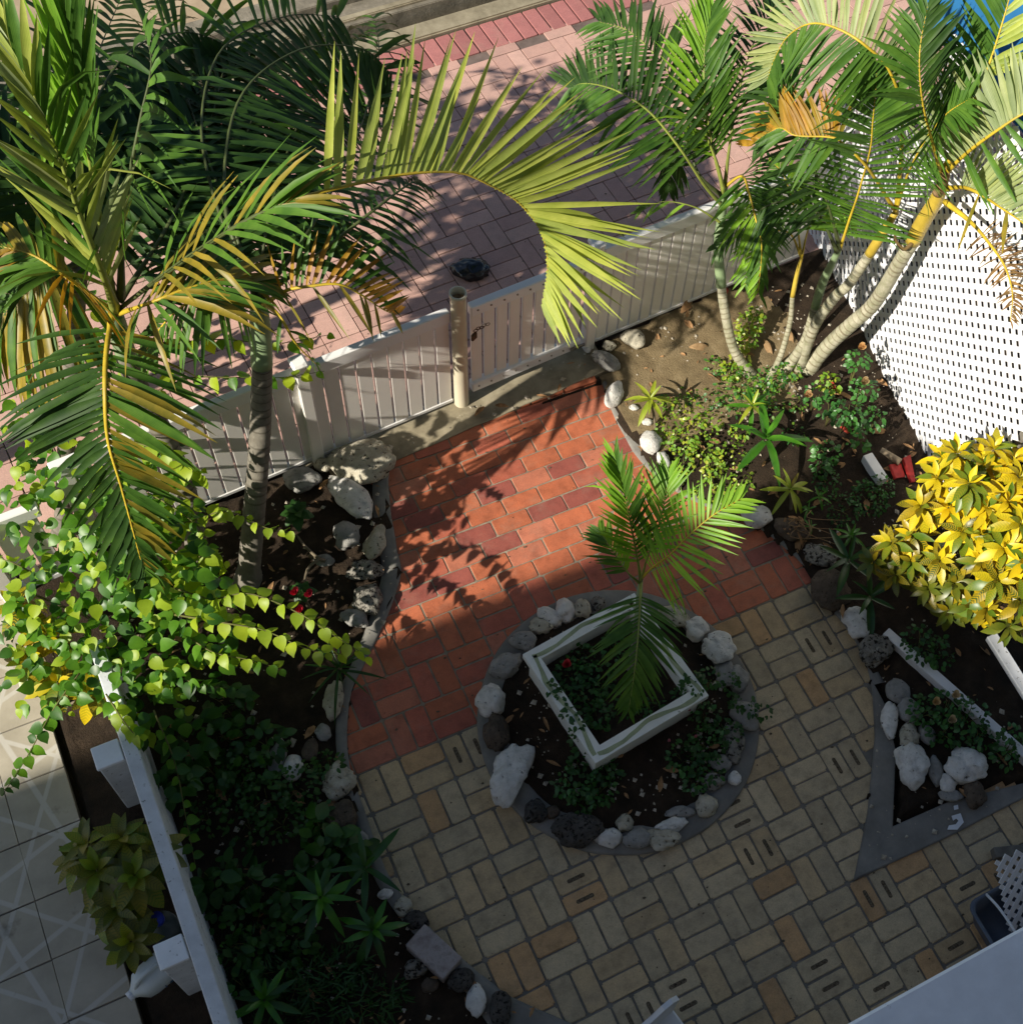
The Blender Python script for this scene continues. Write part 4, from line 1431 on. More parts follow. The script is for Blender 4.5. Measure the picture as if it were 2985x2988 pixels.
# ---- palm in front left, big drooping frond
A = Palm(at(378, 1080, 0), 'left palm with long drooping yellowing frond and huge sunlit arching frond', 'palms in the left bed')
A.trunk([at(378, 1080, 0), at(354, 940, .45), at(322, 852, .85), at(285, 772, 1.15), at(262, 735, 1.35), at(238, 670, 1.6)], 0.062, 0.052, MT['trunk_grey'], 0.06)
A.shaft([at(238, 670, 1.6), at(225, 625, 1.8), at(215, 585, 2.02)], 0.05, 0.035, MT['shaft_green'])
A.frond([(212, 590, 2.02), (200, 670, 2.1), (198, 750, 2.05), (204, 833, 1.85), (228, 917, 1.6), (255, 1017, 1.3), (272, 1080, 1.1)],
        [('palm_gold', 'palm_green', .45), 'palm_dark'], n=40, L=0.60, W=0.040, t0=0.06, fwd=(8, 70), face=0.55, lift=-4, droop=0.35, r0=0.016, seed=1)
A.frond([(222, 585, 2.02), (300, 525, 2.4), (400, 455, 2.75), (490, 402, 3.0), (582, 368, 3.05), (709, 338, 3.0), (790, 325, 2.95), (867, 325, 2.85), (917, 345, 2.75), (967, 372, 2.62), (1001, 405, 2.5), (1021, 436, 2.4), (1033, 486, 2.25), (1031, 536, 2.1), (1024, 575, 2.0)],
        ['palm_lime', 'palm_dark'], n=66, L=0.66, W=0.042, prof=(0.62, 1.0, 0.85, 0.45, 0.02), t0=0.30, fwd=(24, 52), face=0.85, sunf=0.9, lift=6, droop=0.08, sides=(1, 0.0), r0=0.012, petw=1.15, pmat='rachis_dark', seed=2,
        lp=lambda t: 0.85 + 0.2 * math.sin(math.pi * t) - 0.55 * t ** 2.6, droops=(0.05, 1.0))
A.frond([(218, 583, 2.05), (194, 516, 2.5), (157, 422, 2.85), (114, 301, 3.2), (60, 170, 3.5), (5, 60, 3.6)],
        [('palm_pale', 'palm_lime', .5), ('palm_green', 'palm_lime', .6)], n=30, L=0.62, W=0.034, t0=0.12, fwd=(60, 78), face=0.4, lift=16, droop=0.1, rmat='rachis_green', r0=0.022, seed=3, jit=5)
A.frond([(215, 575, 2.05), (176, 340, 3.0), (146, 160, 3.4), (122, -10, 3.7)], ['palm_bright', 'palm_green'], n=22, L=0.5, W=0.03, t0=0.35, fwd=(74, 82), face=0.4, lift=6, droop=0.0,
        rmat='rachis_green', r0=0.016, seed=4, jit=4)
A.frond([(228, 560, 2.1), (231, 430, 2.6), (245, 330, 2.85), (266, 220, 3.05), (286, 120, 3.2), (270, 50, 3.2)], ['palm_dark', 'palm_green'], n=20, L=0.46, W=0.036, t0=0.12, fwd=(15, 50),
        face=0.3, roll=-35, lift=20, droop=1.1, sides=(0.4, 1), rmat='rachis_dark', r0=0.017, seed=5)
A.frond([(222, 592, 2.0), (280, 572, 2.3), (350, 545, 2.35), (430, 525, 2.3), (495, 535, 2.2)], [('palm_gold', 'palm_green', .45), ('palm_gold', 'palm_green', .5)], n=22, L=0.5, W=0.034, t0=0.15,
        fwd=(45, 70), face=0.3, lift=12, droop=0.6, seed=6)
A.frond([(210, 585, 2.03), (130, 525, 2.5), (60, 480, 2.6), (-20, 460, 2.6)], [('palm_amber', 'palm_green', .35), ('palm_gold', 'palm_green', .5)], n=24, L=0.42, W=0.034, t0=0.1, fwd=(30, 60), face=0.4, lift=5, droop=0.8, seed=7)
A.frond([(225, 570, 2.03), (330, 400, 2.2), (400, 220, 2.1), (440, 40, 1.8)], ['palm_dark', 'palm_dark'], n=30, L=0.78, W=0.044, t0=0.15, fwd=(20, 55), face=0.5, lift=5, droop=0.7, rmat='rachis_dark', seed=8)
# young bright tip fanning open
for tx, ty, zz in ((133, 90, 3.45), (139, 174, 3.35), (145, 213, 3.3), (28, 226, 3.3), (160, 250, 3.25), (168, 282, 3.25), (168, 312, 3.22), (142, 322, 3.2), (98, 322, 3.2), (80, 314, 3.2), (68, 287, 3.22), (53, 260, 3.25)):
    A.free_leaf((81, 207, 3.35), (tx, ty, zz), 'palm_bright', 0.045, 0.15)
A.frond([(222, 585, 2.02), (300, 522, 2.42), (400, 452, 2.77), (500, 398, 3.02), (560, 375, 3.06)], [('palm_gold', 'palm_green', .4), ('palm_gold', 'palm_green', .5)], n=16, L=0.6, W=0.03, t0=0.25, fwd=(62, 74), face=0.4, lift=10, droop=0.45, rmat='rachis_dark', r0=0.008, seed=41)
A.finish()

# ---- grey-stemmed palm by the fence
B = Palm(at(470, 1095, 0), 'palm with straight thick grey trunk in front of the picket fence', 'palms in the left bed')
B.trunk([at(468, 1098, 0), at(480, 960, .55), at(490, 830, 1.0), at(494, 720, 1.4), at(494, 690, 1.52)], 0.066, 0.052, MT['trunk_grey'], 0.055)
B.shaft([at(494, 690, 1.52), at(491, 620, 1.75), at(487, 560, 2.0)], 0.054, 0.038, MT['shaft_green'])
B.frond([(497, 575, 2.0), (540, 548, 2.15), (582, 540, 2.2), (639, 536, 2.2), (682, 556, 2.1), (722, 583, 1.95), (746, 593, 1.85)], [('palm_amber', 'palm_green', .7), 'palm_gold'], n=24, L=0.34, W=0.026,
        t0=0.12, fwd=(20, 48), face=0.8, lift=8, droop=0.15, sides=(1, .35), r0=0.012, seed=1, jit=8)
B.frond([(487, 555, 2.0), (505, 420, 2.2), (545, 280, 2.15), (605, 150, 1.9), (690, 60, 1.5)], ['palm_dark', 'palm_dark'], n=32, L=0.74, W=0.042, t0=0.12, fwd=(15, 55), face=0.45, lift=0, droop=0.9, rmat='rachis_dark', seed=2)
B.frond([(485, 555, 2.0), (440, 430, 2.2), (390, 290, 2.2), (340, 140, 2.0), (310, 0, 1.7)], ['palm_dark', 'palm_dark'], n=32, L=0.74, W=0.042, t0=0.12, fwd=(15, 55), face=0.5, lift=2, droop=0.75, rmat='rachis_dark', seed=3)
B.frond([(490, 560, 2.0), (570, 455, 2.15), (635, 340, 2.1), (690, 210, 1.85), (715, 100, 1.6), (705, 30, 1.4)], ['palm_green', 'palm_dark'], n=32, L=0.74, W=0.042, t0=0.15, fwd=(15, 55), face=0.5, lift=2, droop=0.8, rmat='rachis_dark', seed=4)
B.frond([(480, 565, 2.0), (430, 545, 2.2), (370, 560, 2.25), (310, 610, 2.05), (270, 670, 1.8)], ['palm_green', 'palm_dark'], n=24, L=0.42, W=0.03, t0=0.15, fwd=(25, 60), face=0.4, lift=5, droop=0.8, seed=5)
B.frond([(492, 560, 2.0), (600, 480, 2.25), (700, 400, 2.35), (775, 345, 2.3), (800, 345, 2.2)], ['palm_dark', 'palm_dark'], n=22, L=0.33, W=0.024, t0=0.3, fwd=(20, 55), face=0.3, lift=0, droop=1.1, rmat='rachis_dark', seed=6)
B.frond([(480, 560, 2.0), (450, 400, 2.2), (470, 240, 2.15), (540, 120, 1.9), (620, 60, 1.6)], ['palm_dark', 'palm_green'], n=32, L=0.74, W=0.042, t0=0.15, fwd=(15, 55), face=0.6, lift=0, droop=0.8, rmat='rachis_dark', seed=7)
B.frond([(500, 570, 2.0), (530, 600, 2.1), (560, 650, 1.95), (600, 690, 1.75)], 'palm_green', n=9, L=0.25, W=0.018, t0=0.3, fwd=(40, 60), face=0.3, lift=0, droop=1.0, sides=(.5, .5), seed=8)
B.frond([(487, 555, 2.0), (425, 390, 2.25), (450, 190, 2.3), (560, 95, 2.2), (680, 90, 2.0), (740, 140, 1.8)], ['palm_dark', 'palm_dark'], n=40, L=0.8, W=0.044, t0=0.25, fwd=(0, 30), face=0.7, lift=0, droop=0.5, sides=(.25, 1), rmat='rachis_dark', seed=21)
B.frond([(487, 555, 2.0), (420, 420, 2.2), (380, 240, 2.3), (420, 90, 2.2), (540, 30, 2.0), (640, 30, 1.8)], ['palm_green', 'palm_dark'], n=38, L=0.8, W=0.044, t0=0.25, fwd=(0, 35), face=0.7, lift=0, droop=0.5, sides=(.5, 1), rmat='rachis_dark', seed=22)
B.finish()

# ---- palm behind, filling the upper left corner
Cc = Palm(at(118, 1010, 0), 'palm hidden behind the left vine with dark fronds filling the upper left corner', 'palms in the left bed')
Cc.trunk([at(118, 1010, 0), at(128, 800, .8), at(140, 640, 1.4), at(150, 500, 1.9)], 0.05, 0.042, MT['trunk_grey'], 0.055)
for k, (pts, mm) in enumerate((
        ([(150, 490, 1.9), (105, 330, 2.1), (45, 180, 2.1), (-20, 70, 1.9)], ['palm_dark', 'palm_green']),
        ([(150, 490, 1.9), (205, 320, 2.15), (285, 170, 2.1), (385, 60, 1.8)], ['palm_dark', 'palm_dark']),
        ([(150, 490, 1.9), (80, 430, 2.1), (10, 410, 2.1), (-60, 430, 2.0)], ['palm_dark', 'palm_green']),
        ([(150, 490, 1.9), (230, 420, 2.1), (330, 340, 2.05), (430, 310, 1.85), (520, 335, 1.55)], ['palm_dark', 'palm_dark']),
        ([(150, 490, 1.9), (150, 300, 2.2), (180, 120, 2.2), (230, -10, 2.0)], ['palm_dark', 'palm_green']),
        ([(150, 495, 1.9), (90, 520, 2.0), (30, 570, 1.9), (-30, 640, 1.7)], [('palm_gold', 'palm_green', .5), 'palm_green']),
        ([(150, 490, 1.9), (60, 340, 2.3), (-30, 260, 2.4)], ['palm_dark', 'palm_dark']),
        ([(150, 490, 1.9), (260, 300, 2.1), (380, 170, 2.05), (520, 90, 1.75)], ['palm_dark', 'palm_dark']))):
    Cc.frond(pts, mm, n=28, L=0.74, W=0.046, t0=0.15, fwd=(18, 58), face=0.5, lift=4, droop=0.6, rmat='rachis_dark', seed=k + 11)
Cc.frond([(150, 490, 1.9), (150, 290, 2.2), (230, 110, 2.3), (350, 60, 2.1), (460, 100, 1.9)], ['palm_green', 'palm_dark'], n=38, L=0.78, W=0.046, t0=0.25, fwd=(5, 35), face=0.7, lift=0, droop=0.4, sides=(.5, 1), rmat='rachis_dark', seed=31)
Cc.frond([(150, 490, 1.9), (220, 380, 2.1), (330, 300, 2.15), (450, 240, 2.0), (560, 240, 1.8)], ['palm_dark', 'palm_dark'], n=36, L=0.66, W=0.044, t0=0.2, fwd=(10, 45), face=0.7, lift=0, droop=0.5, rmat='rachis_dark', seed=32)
Cc.finish()

# ---- clump of palms on the right
PR = 'slender palm stems of the right clump'
R1 = Palm(at(1417, 711, 0), 'leftmost pale palm stem of the right clump bending over bare soil', PR)
R1.trunk([at(1417, 711, 0), at(1384, 657, .2), at(1366, 580, .45), at(1361, 540, .57)], 0.035, 0.03, MT['trunk_pale'], 0.035)
R1.shaft([at(1361, 540, .57), at(1355, 469, .82), at(1362, 400, 1.1), at(1367, 352, 1.3)], 0.034, 0.02, MT['shaft_green'])
R1.frond([(1366, 390, 1.2), (1330, 350, 1.4), (1283, 280, 1.65), (1229, 214, 1.8), (1178, 178, 1.85), (1135, 161, 1.8), (1098, 157, 1.72), (1075, 166, 1.65)], ['palm_green', 'palm_dark'], n=40, L=0.52, W=0.03,
         t0=0.25, fwd=(8, 45), face=0.6, lift=10, droop=0.2, sides=(.8, 1), rmat='rachis_green', r0=0.012, seed=1)
R1.frond([(1367, 352, 1.3), (1400, 332, 1.42), (1414, 368, 1.42), (1427, 419, 1.32), (1437, 469, 1.2), (1430, 553, 0.95)], ['palm_green', ('palm_green', 'palm_bright', .5)], n=28, L=0.36, W=0.024, t0=0.18,
         fwd=(20, 62), face=0.5, lift=0, droop=0.5, r0=0.01, seed=2)
R1.frond([(1366, 360, 1.3), (1345, 280, 1.55), (1330, 180, 1.85), (1330, 80, 2.05), (1345, 10, 2.15)], ['palm_bright', 'palm_green'], n=32, L=0.45, W=0.028, t0=0.2, fwd=(45, 70), face=0.6, lift=10, droop=0.1, r0=0.012, rmat='rachis_green', seed=3)
R1.frond([(1367, 352, 1.3), (1380, 250, 1.6), (1400, 150, 1.8), (1430, 60, 1.9), (1470, 0, 1.9)], ['palm_dark', 'palm_green'], n=32, L=0.5, W=0.028, t0=0.2, fwd=(20, 60), face=0.5, lift=4, droop=0.5, rmat='rachis_green', seed=4)
R1.frond([(1360, 420, 1.05), (1310, 390, 1.15), (1250, 380, 1.15), (1205, 400, 1.05)], ['palm_bright', 'palm_green'], n=8, L=0.22, W=0.022, t0=0.4, fwd=(50, 70), face=0.5, lift=0, droop=0.5, sides=(.7, .6), rmat='rachis_green', r0=0.006, seed=5)
R1.frond([(1363, 370, 1.25), (1320, 330, 1.4), (1290, 260, 1.5), (1270, 300, 1.3), (1262, 360, 1.1)], ['palm_dark', 'palm_dark'], n=22, L=0.34, W=0.026, t0=0.3, fwd=(20, 60), face=0.5, lift=0, droop=0.7, rmat='rachis_dark', seed=6)
R1.frond([(1366, 365, 1.28), (1350, 300, 1.5), (1310, 210, 1.75), (1250, 120, 1.9), (1190, 60, 1.95), (1130, 40, 1.9)], ['palm_green', 'palm_dark'], n=36, L=0.5, W=0.026, t0=0.25, fwd=(15, 50), face=0.5, lift=6, droop=0.4, rmat='rachis_green', seed=8)
R1.finish()

R2 = Palm(at(1448, 718, 0), 'thinnest young palm stem in the middle of the right clump', PR)
R2.trunk([at(1448, 718, 0), at(1472, 672, .12), at(1490, 610, .32), at(1495, 560, .5)], 0.022, 0.016, MT['trunk_pale'], 0.03)
R2.shaft([at(1495, 560, .5), at(1503, 520, .65), at(1512, 486, .8)], 0.016, 0.01, MT['shaft_yellow'])
for k, pts in enumerate(([(1512, 486, .8), (1500, 400, 1.05), (1478, 330, 1.2), (1450, 300, 1.2)], [(1512, 486, .8), (1530, 420, 1.0), (1570, 390, 1.1), (1610, 420, 1.0)],
                         [(1512, 486, .8), (1490, 440, .95), (1450, 440, .98), (1420, 480, .85), (1405, 540, .7)])):
    R2.frond(pts, ['palm_green', 'palm_bright'], n=18, L=0.3, W=0.022, t0=0.25, fwd=(25, 60), face=0.5, lift=4, droop=0.7, rmat='rachis_yellow', r0=0.008, seed=k)
R2.finish()

R3 = Palm(at(1478, 702, 0), 'palm stem with the big dark green feather frond in the right clump', PR)
R3.trunk([at(1478, 702, 0), at(1517, 646, 0.24), at(1538, 580, 0.50)], 0.036, 0.030, MT['trunk_pale'], 0.04)
R3.shaft([at(1538, 580, 0.50), at(1551, 536, 0.72), at(1568, 500, 0.94), at(1585, 465, 1.14)], 0.03, 0.018, MT['shaft_green'])
R3.frond([(1585, 469, 1.14), (1602, 415, 1.38), (1618, 368, 1.62), (1641, 285, 1.98), (1646, 234, 2.16), (1652, 170, 2.34), (1655, 120, 2.40)], ['palm_green', 'palm_green'], n=48, L=0.54, W=0.030,
         t0=0.08, fwd=(15, 58), face=0.75, lift=12, droop=0.12, r0=0.012, seed=1, jit=4)
R3.frond([(1580, 475, 1.14), (1540, 400, 1.38), (1470, 380, 1.44), (1400, 420, 1.26), (1350, 470, 1.02)], ['palm_dark', 'palm_dark'], n=24, L=0.36, W=0.024, t0=0.2, fwd=(25, 60), face=0.4, lift=2, droop=0.5, rmat='rachis_dark', seed=2)
R3.frond([(1585, 470, 1.14), (1560, 380, 1.50), (1520, 280, 1.80), (1480, 190, 2.04), (1450, 120, 2.10)], ['palm_dark', 'palm_green'], n=32, L=0.42, W=0.026, t0=0.2, fwd=(20, 58), face=0.5, lift=4, droop=0.5, rmat='rachis_dark', seed=3)
R3.finish()

R4 = Palm(at(1506, 698, 0), 'mottled palm stem second from the lattice in the right clump', PR)
R4.trunk([at(1506, 698, 0), at(1538, 613, 0.42), at(1575, 560, 0.66), at(1601, 536, 0.79), at(1640, 480, 1.06)], 0.038, 0.032, MT['trunk_pale'], 0.042)
R4.shaft([at(1640, 480, 1.06), at(1665, 440, 1.26), at(1690, 400, 1.46)], 0.032, 0.02, MT['shaft_yellow'])
R4.frond([(1690, 400, 1.46), (1640, 320, 1.86), (1590, 270, 2.04), (1564, 258, 2.06), (1501, 255, 2.02), (1467, 241, 1.99), (1417, 275, 1.80)], ['palm_green', ('palm_amber', 'palm_gold', .75)], n=34, L=0.36, W=0.03,
         t0=0.38, fwd=(15, 55), face=0.75, lift=4, droop=0.2, sides=(.5, 1), r0=0.01, seed=1)
R4.frond([(1690, 400, 1.46), (1700, 300, 1.92), (1700, 200, 2.28), (1675, 127, 2.52), (1635, 87, 2.64), (1595, 60, 2.66), (1551, 44, 2.64), (1517, 47, 2.58), (1484, 70, 2.46), (1461, 110, 2.30), (1447, 150, 2.16)],
         ['palm_green', 'palm_pale'], n=52, L=0.46, W=0.028, t0=0.26, fwd=(8, 50), face=0.8, lift=6, droop=0.12, r0=0.013, seed=2, droops=(.5, .08), sides=(.8, 1))
R4.frond([(1690, 400, 1.46), (1712, 330, 1.85), (1745, 265, 2.2), (1785, 215, 2.45), (1830, 185, 2.6)], ['palm_green', 'palm_green'], n=32, L=0.40, W=0.026, t0=0.25, fwd=(20, 55), face=0.6, lift=8, droop=0.3, seed=9)
R4.finish()

R5 = Palm(at(1522, 698, 0), 'largest ringed palm stem leaning across the white lattice, with yellow crownshaft', PR)
R5.trunk([at(1522, 698, 0), at(1568, 646, 0.27), at(1612, 606, 0.51), at(1651, 569, 0.73), at(1702, 486, 1.20), at(1722, 455, 1.34)], 0.050, 0.043, MT['trunk_pale'], 0.045)
R5.shaft([at(1722, 455, 1.34), at(1740, 420, 1.52), at(1765, 379, 1.77), at(1775, 355, 1.90)], 0.047, 0.034, MT['shaft_yellow'])
R5.shaft([at(1770, 362, 1.87), at(1778, 345, 1.98), at(1786, 322, 2.10)], 0.034, 0.022, MT['husk'], 'leaf_sheath')
R5.frond([(1785, 315, 2.08), (1800, 280, 2.2), (1819, 241, 2.32), (1846, 172, 2.5), (1873, 100, 2.68), (1903, 0, 2.9), (1920, -80, 3.0)], ['palm_green', 'palm_lime'], n=34, L=0.40, W=0.030, t0=0.42, fwd=(30, 60), face=0.7, lift=10, droop=0.15, sides=(1, .6), r0=0.02, seed=2)
R5.frond([(1782, 328, 2.05), (1806, 304, 2.2), (1836, 278, 2.34), (1880, 246, 2.5), (1930, 214, 2.62), (1990, 190, 2.7), (2050, 190, 2.7)], ['palm_pale', 'palm_green'], n=42, L=0.46, W=0.040, t0=0.14, fwd=(-14, 40), face=0.9,
         lift=8, droop=0.03, sides=(1, .2), r0=0.017, seed=1, jit=4)
R5.frond([(1785, 355, 1.95), (1819, 353, 2.06), (1850, 366, 2.14), (1880, 386, 2.2), (1930, 420, 2.25), (1990, 470, 2.25)], ['palm_pale', 'palm_gold'], n=34, L=0.36, W=0.032, t0=0.15, fwd=(15, 50), face=0.85, lift=6, droop=0.05, sides=(1, .1), r0=0.013, seed=3)
R5.frond([(1782, 379, 1.85), (1832, 419, 1.95), (1869, 462, 2.0), (1896, 503, 2.02), (1910, 553, 2.0), (1906, 605, 1.95)], ['palm_dead', 'palm_dead'], n=54, L=0.17, W=0.010, t0=0.3, fwd=(0, 40), face=0.8, lift=6, droop=0.5, sides=(1, .35), r0=0.012, seed=4, jit=20)
R5.frond([(1778, 335, 2.02), (1760, 270, 2.32), (1740, 190, 2.6), (1735, 100, 2.8), (1750, 10, 2.95)], ['palm_green', 'palm_dark'], n=30, L=0.42, W=0.028, t0=0.25, fwd=(30, 62), face=0.5, lift=8, droop=0.35, rmat='rachis_yellow', seed=5)
# dried strip hanging from the shaft
R5.shaft([at(1722, 457, 1.37), at(1705, 470, 1.34), at(1690, 452, 1.40), at(1688, 430, 1.49)], 0.012, 0.006, MT['palm_dead'], 'dry_sheath')
R5.finish()

# ---- young palm in the planter
PP = Palm(at(1192, 1262, 0.17), 'young green palm growing in the white square planter', 'planter palm')
del PP.root['group']
PP.trunk([at(1192, 1262, 0.17), at(1198, 1215, .35), at(1203, 1170, .5)], 0.024, 0.02, MT['trunk_grey'], 0.03)
PP.shaft([at(1203, 1170, .5), at(1206, 1130, .65), at(1209, 1092, .8)], 0.022, 0.012, MT['shaft_green'])
PP.frond([(1209, 1092, .8), (1200, 1040, 1.02), (1188, 980, 1.25), (1174, 915, 1.42), (1160, 862, 1.5)], ['palm_bright', 'palm_green'], n=26, L=0.32, W=0.024, t0=0.15, fwd=(52, 74), face=0.5, lift=14, droop=0.08, rmat='rachis_green', r0=0.009, seed=1, jit=5, sunf=0.5)
PP.frond([(1209, 1092, .8), (1232, 1070, 1.02), (1262, 1048, 1.18), (1300, 1010, 1.32), (1345, 972, 1.42), (1400, 940, 1.45)], ['palm_bright', 'palm_bright'], n=26, L=0.36, W=0.022, t0=0.16, fwd=(10, 58), face=0.8, lift=8, droop=0.08, r0=0.008, seed=2, jit=5, sunf=0.5)
PP.frond([(1209, 1100, .78), (1207, 1150, .85), (1203, 1210, .82), (1196, 1275, .72), (1186, 1340, .56)], ['palm_green', 'palm_green'], n=28, L=0.34, W=0.022, t0=0.12, fwd=(20, 68), face=0.5, lift=0, droop=0.4, rmat='rachis_green', r0=0.008, seed=3)
PP.frond([(1209, 1095, .8), (1222, 1050, 1.05), (1240, 1000, 1.22), (1255, 940, 1.36), (1262, 890, 1.4)], ['palm_bright', 'palm_bright'], n=20, L=0.30, W=0.022, t0=0.3, fwd=(40, 68), face=0.6, lift=12, droop=0.1, rmat='rachis_green', r0=0.008, seed=4, jit=5, sunf=0.5)
PP.frond([(1206, 1100, .78), (1180, 1075, .9), (1150, 1030, 1.0), (1130, 1000, 1.02)], ['palm_green', 'palm_bright'], n=16, L=0.2, W=0.02, t0=0.3, fwd=(40, 65), face=0.6, lift=5, droop=0.2, rmat='rachis_green', r0=0.006, seed=5)
PP.finish()

# ------------------------------------------------------------------ broad-leaved plants
def leaf_template(L, half, cols=3, fold=0.2, bend=-0.25, wave=0.0, seed=0):
    """unit leaf along +X, list of (t, half width); bend curves it down"""
    rnd = random.Random(seed)
    V, F = [], []
    for t, hw in half:
        z = bend * t * t * L
        wv = wave * rnd.uniform(-1, 1)
        V += [(t * L, -hw, z + fold * hw + wv), (t * L, 0.0, z), (t * L, hw, z + fold * hw - wv)]
    for i in range(len(half) - 1):
        a = i * 3
        F += [(a, a + 3, a + 4, a + 1), (a + 1, a + 4, a + 5, a + 2)]
    return V, F


HEART = [(0.0, 0.06), (0.04, 0.25), (0.19, 0.40), (0.41, 0.42), (0.64, 0.32), (0.84, 0.13), (1.0, 0.005)]
LANCE = [(0.0, 0.015), (0.12, 0.06), (0.32, 0.145), (0.55, 0.17), (0.78, 0.115), (0.92, 0.05), (1.0, 0.004)]
STRAP = [(0.0, 0.05), (0.15, 0.065), (0.4, 0.085), (0.65, 0.075), (0.85, 0.045), (1.0, 0.003)]
OVAL = [(0.0, 0.03), (0.15, 0.22), (0.4, 0.34), (0.65, 0.30), (0.88, 0.15), (1.0, 0.02)]
TPL = {
    'heart': [leaf_template(1, HEART, fold=f, bend=b, wave=.02, seed=s) for s, (f, b) in enumerate(((.25, -.2), (.1, -.35), (.35, -.1), (.2, -.5)))],
    'lance': [leaf_template(1, LANCE, fold=f, bend=b, wave=.02, seed=s) for s, (f, b) in enumerate(((.35, -.25), (.25, -.45), (.45, -.1), (.3, -.65)))],
    'strap': [leaf_template(1, STRAP, fold=f, bend=b, seed=s) for s, (f, b) in enumerate(((.5, -.25), (.4, -.5), (.6, -.08), (.4, -.75)))],
    'oval': [leaf_template(1, OVAL, fold=f, bend=b, seed=s) for s, (f, b) in enumerate(((.2, -.2), (.1, -.4)))],
}
MESHC = {}


def leaf_mesh(kind, v, mat):
    key = (kind, v, mat)
    if key not in MESHC:
        me = bpy.data.meshes.new('leaf')
        me.from_pydata(*[TPL[kind][v][0], [], TPL[kind][v][1]])
        me.materials.append(MT[mat])
        me.polygons.foreach_set('use_smooth', [True] * len(me.polygons))
        me.update()
        MESHC[key] = me
    return MESHC[key]


def frame(d, n):
    d = d.normalized()
    y = n.cross(d)
    if y.length < 1e-3: y = d.orthogonal()
    y.normalize()
    z = d.cross(y)
    return Matrix((d, y, z)).transposed()


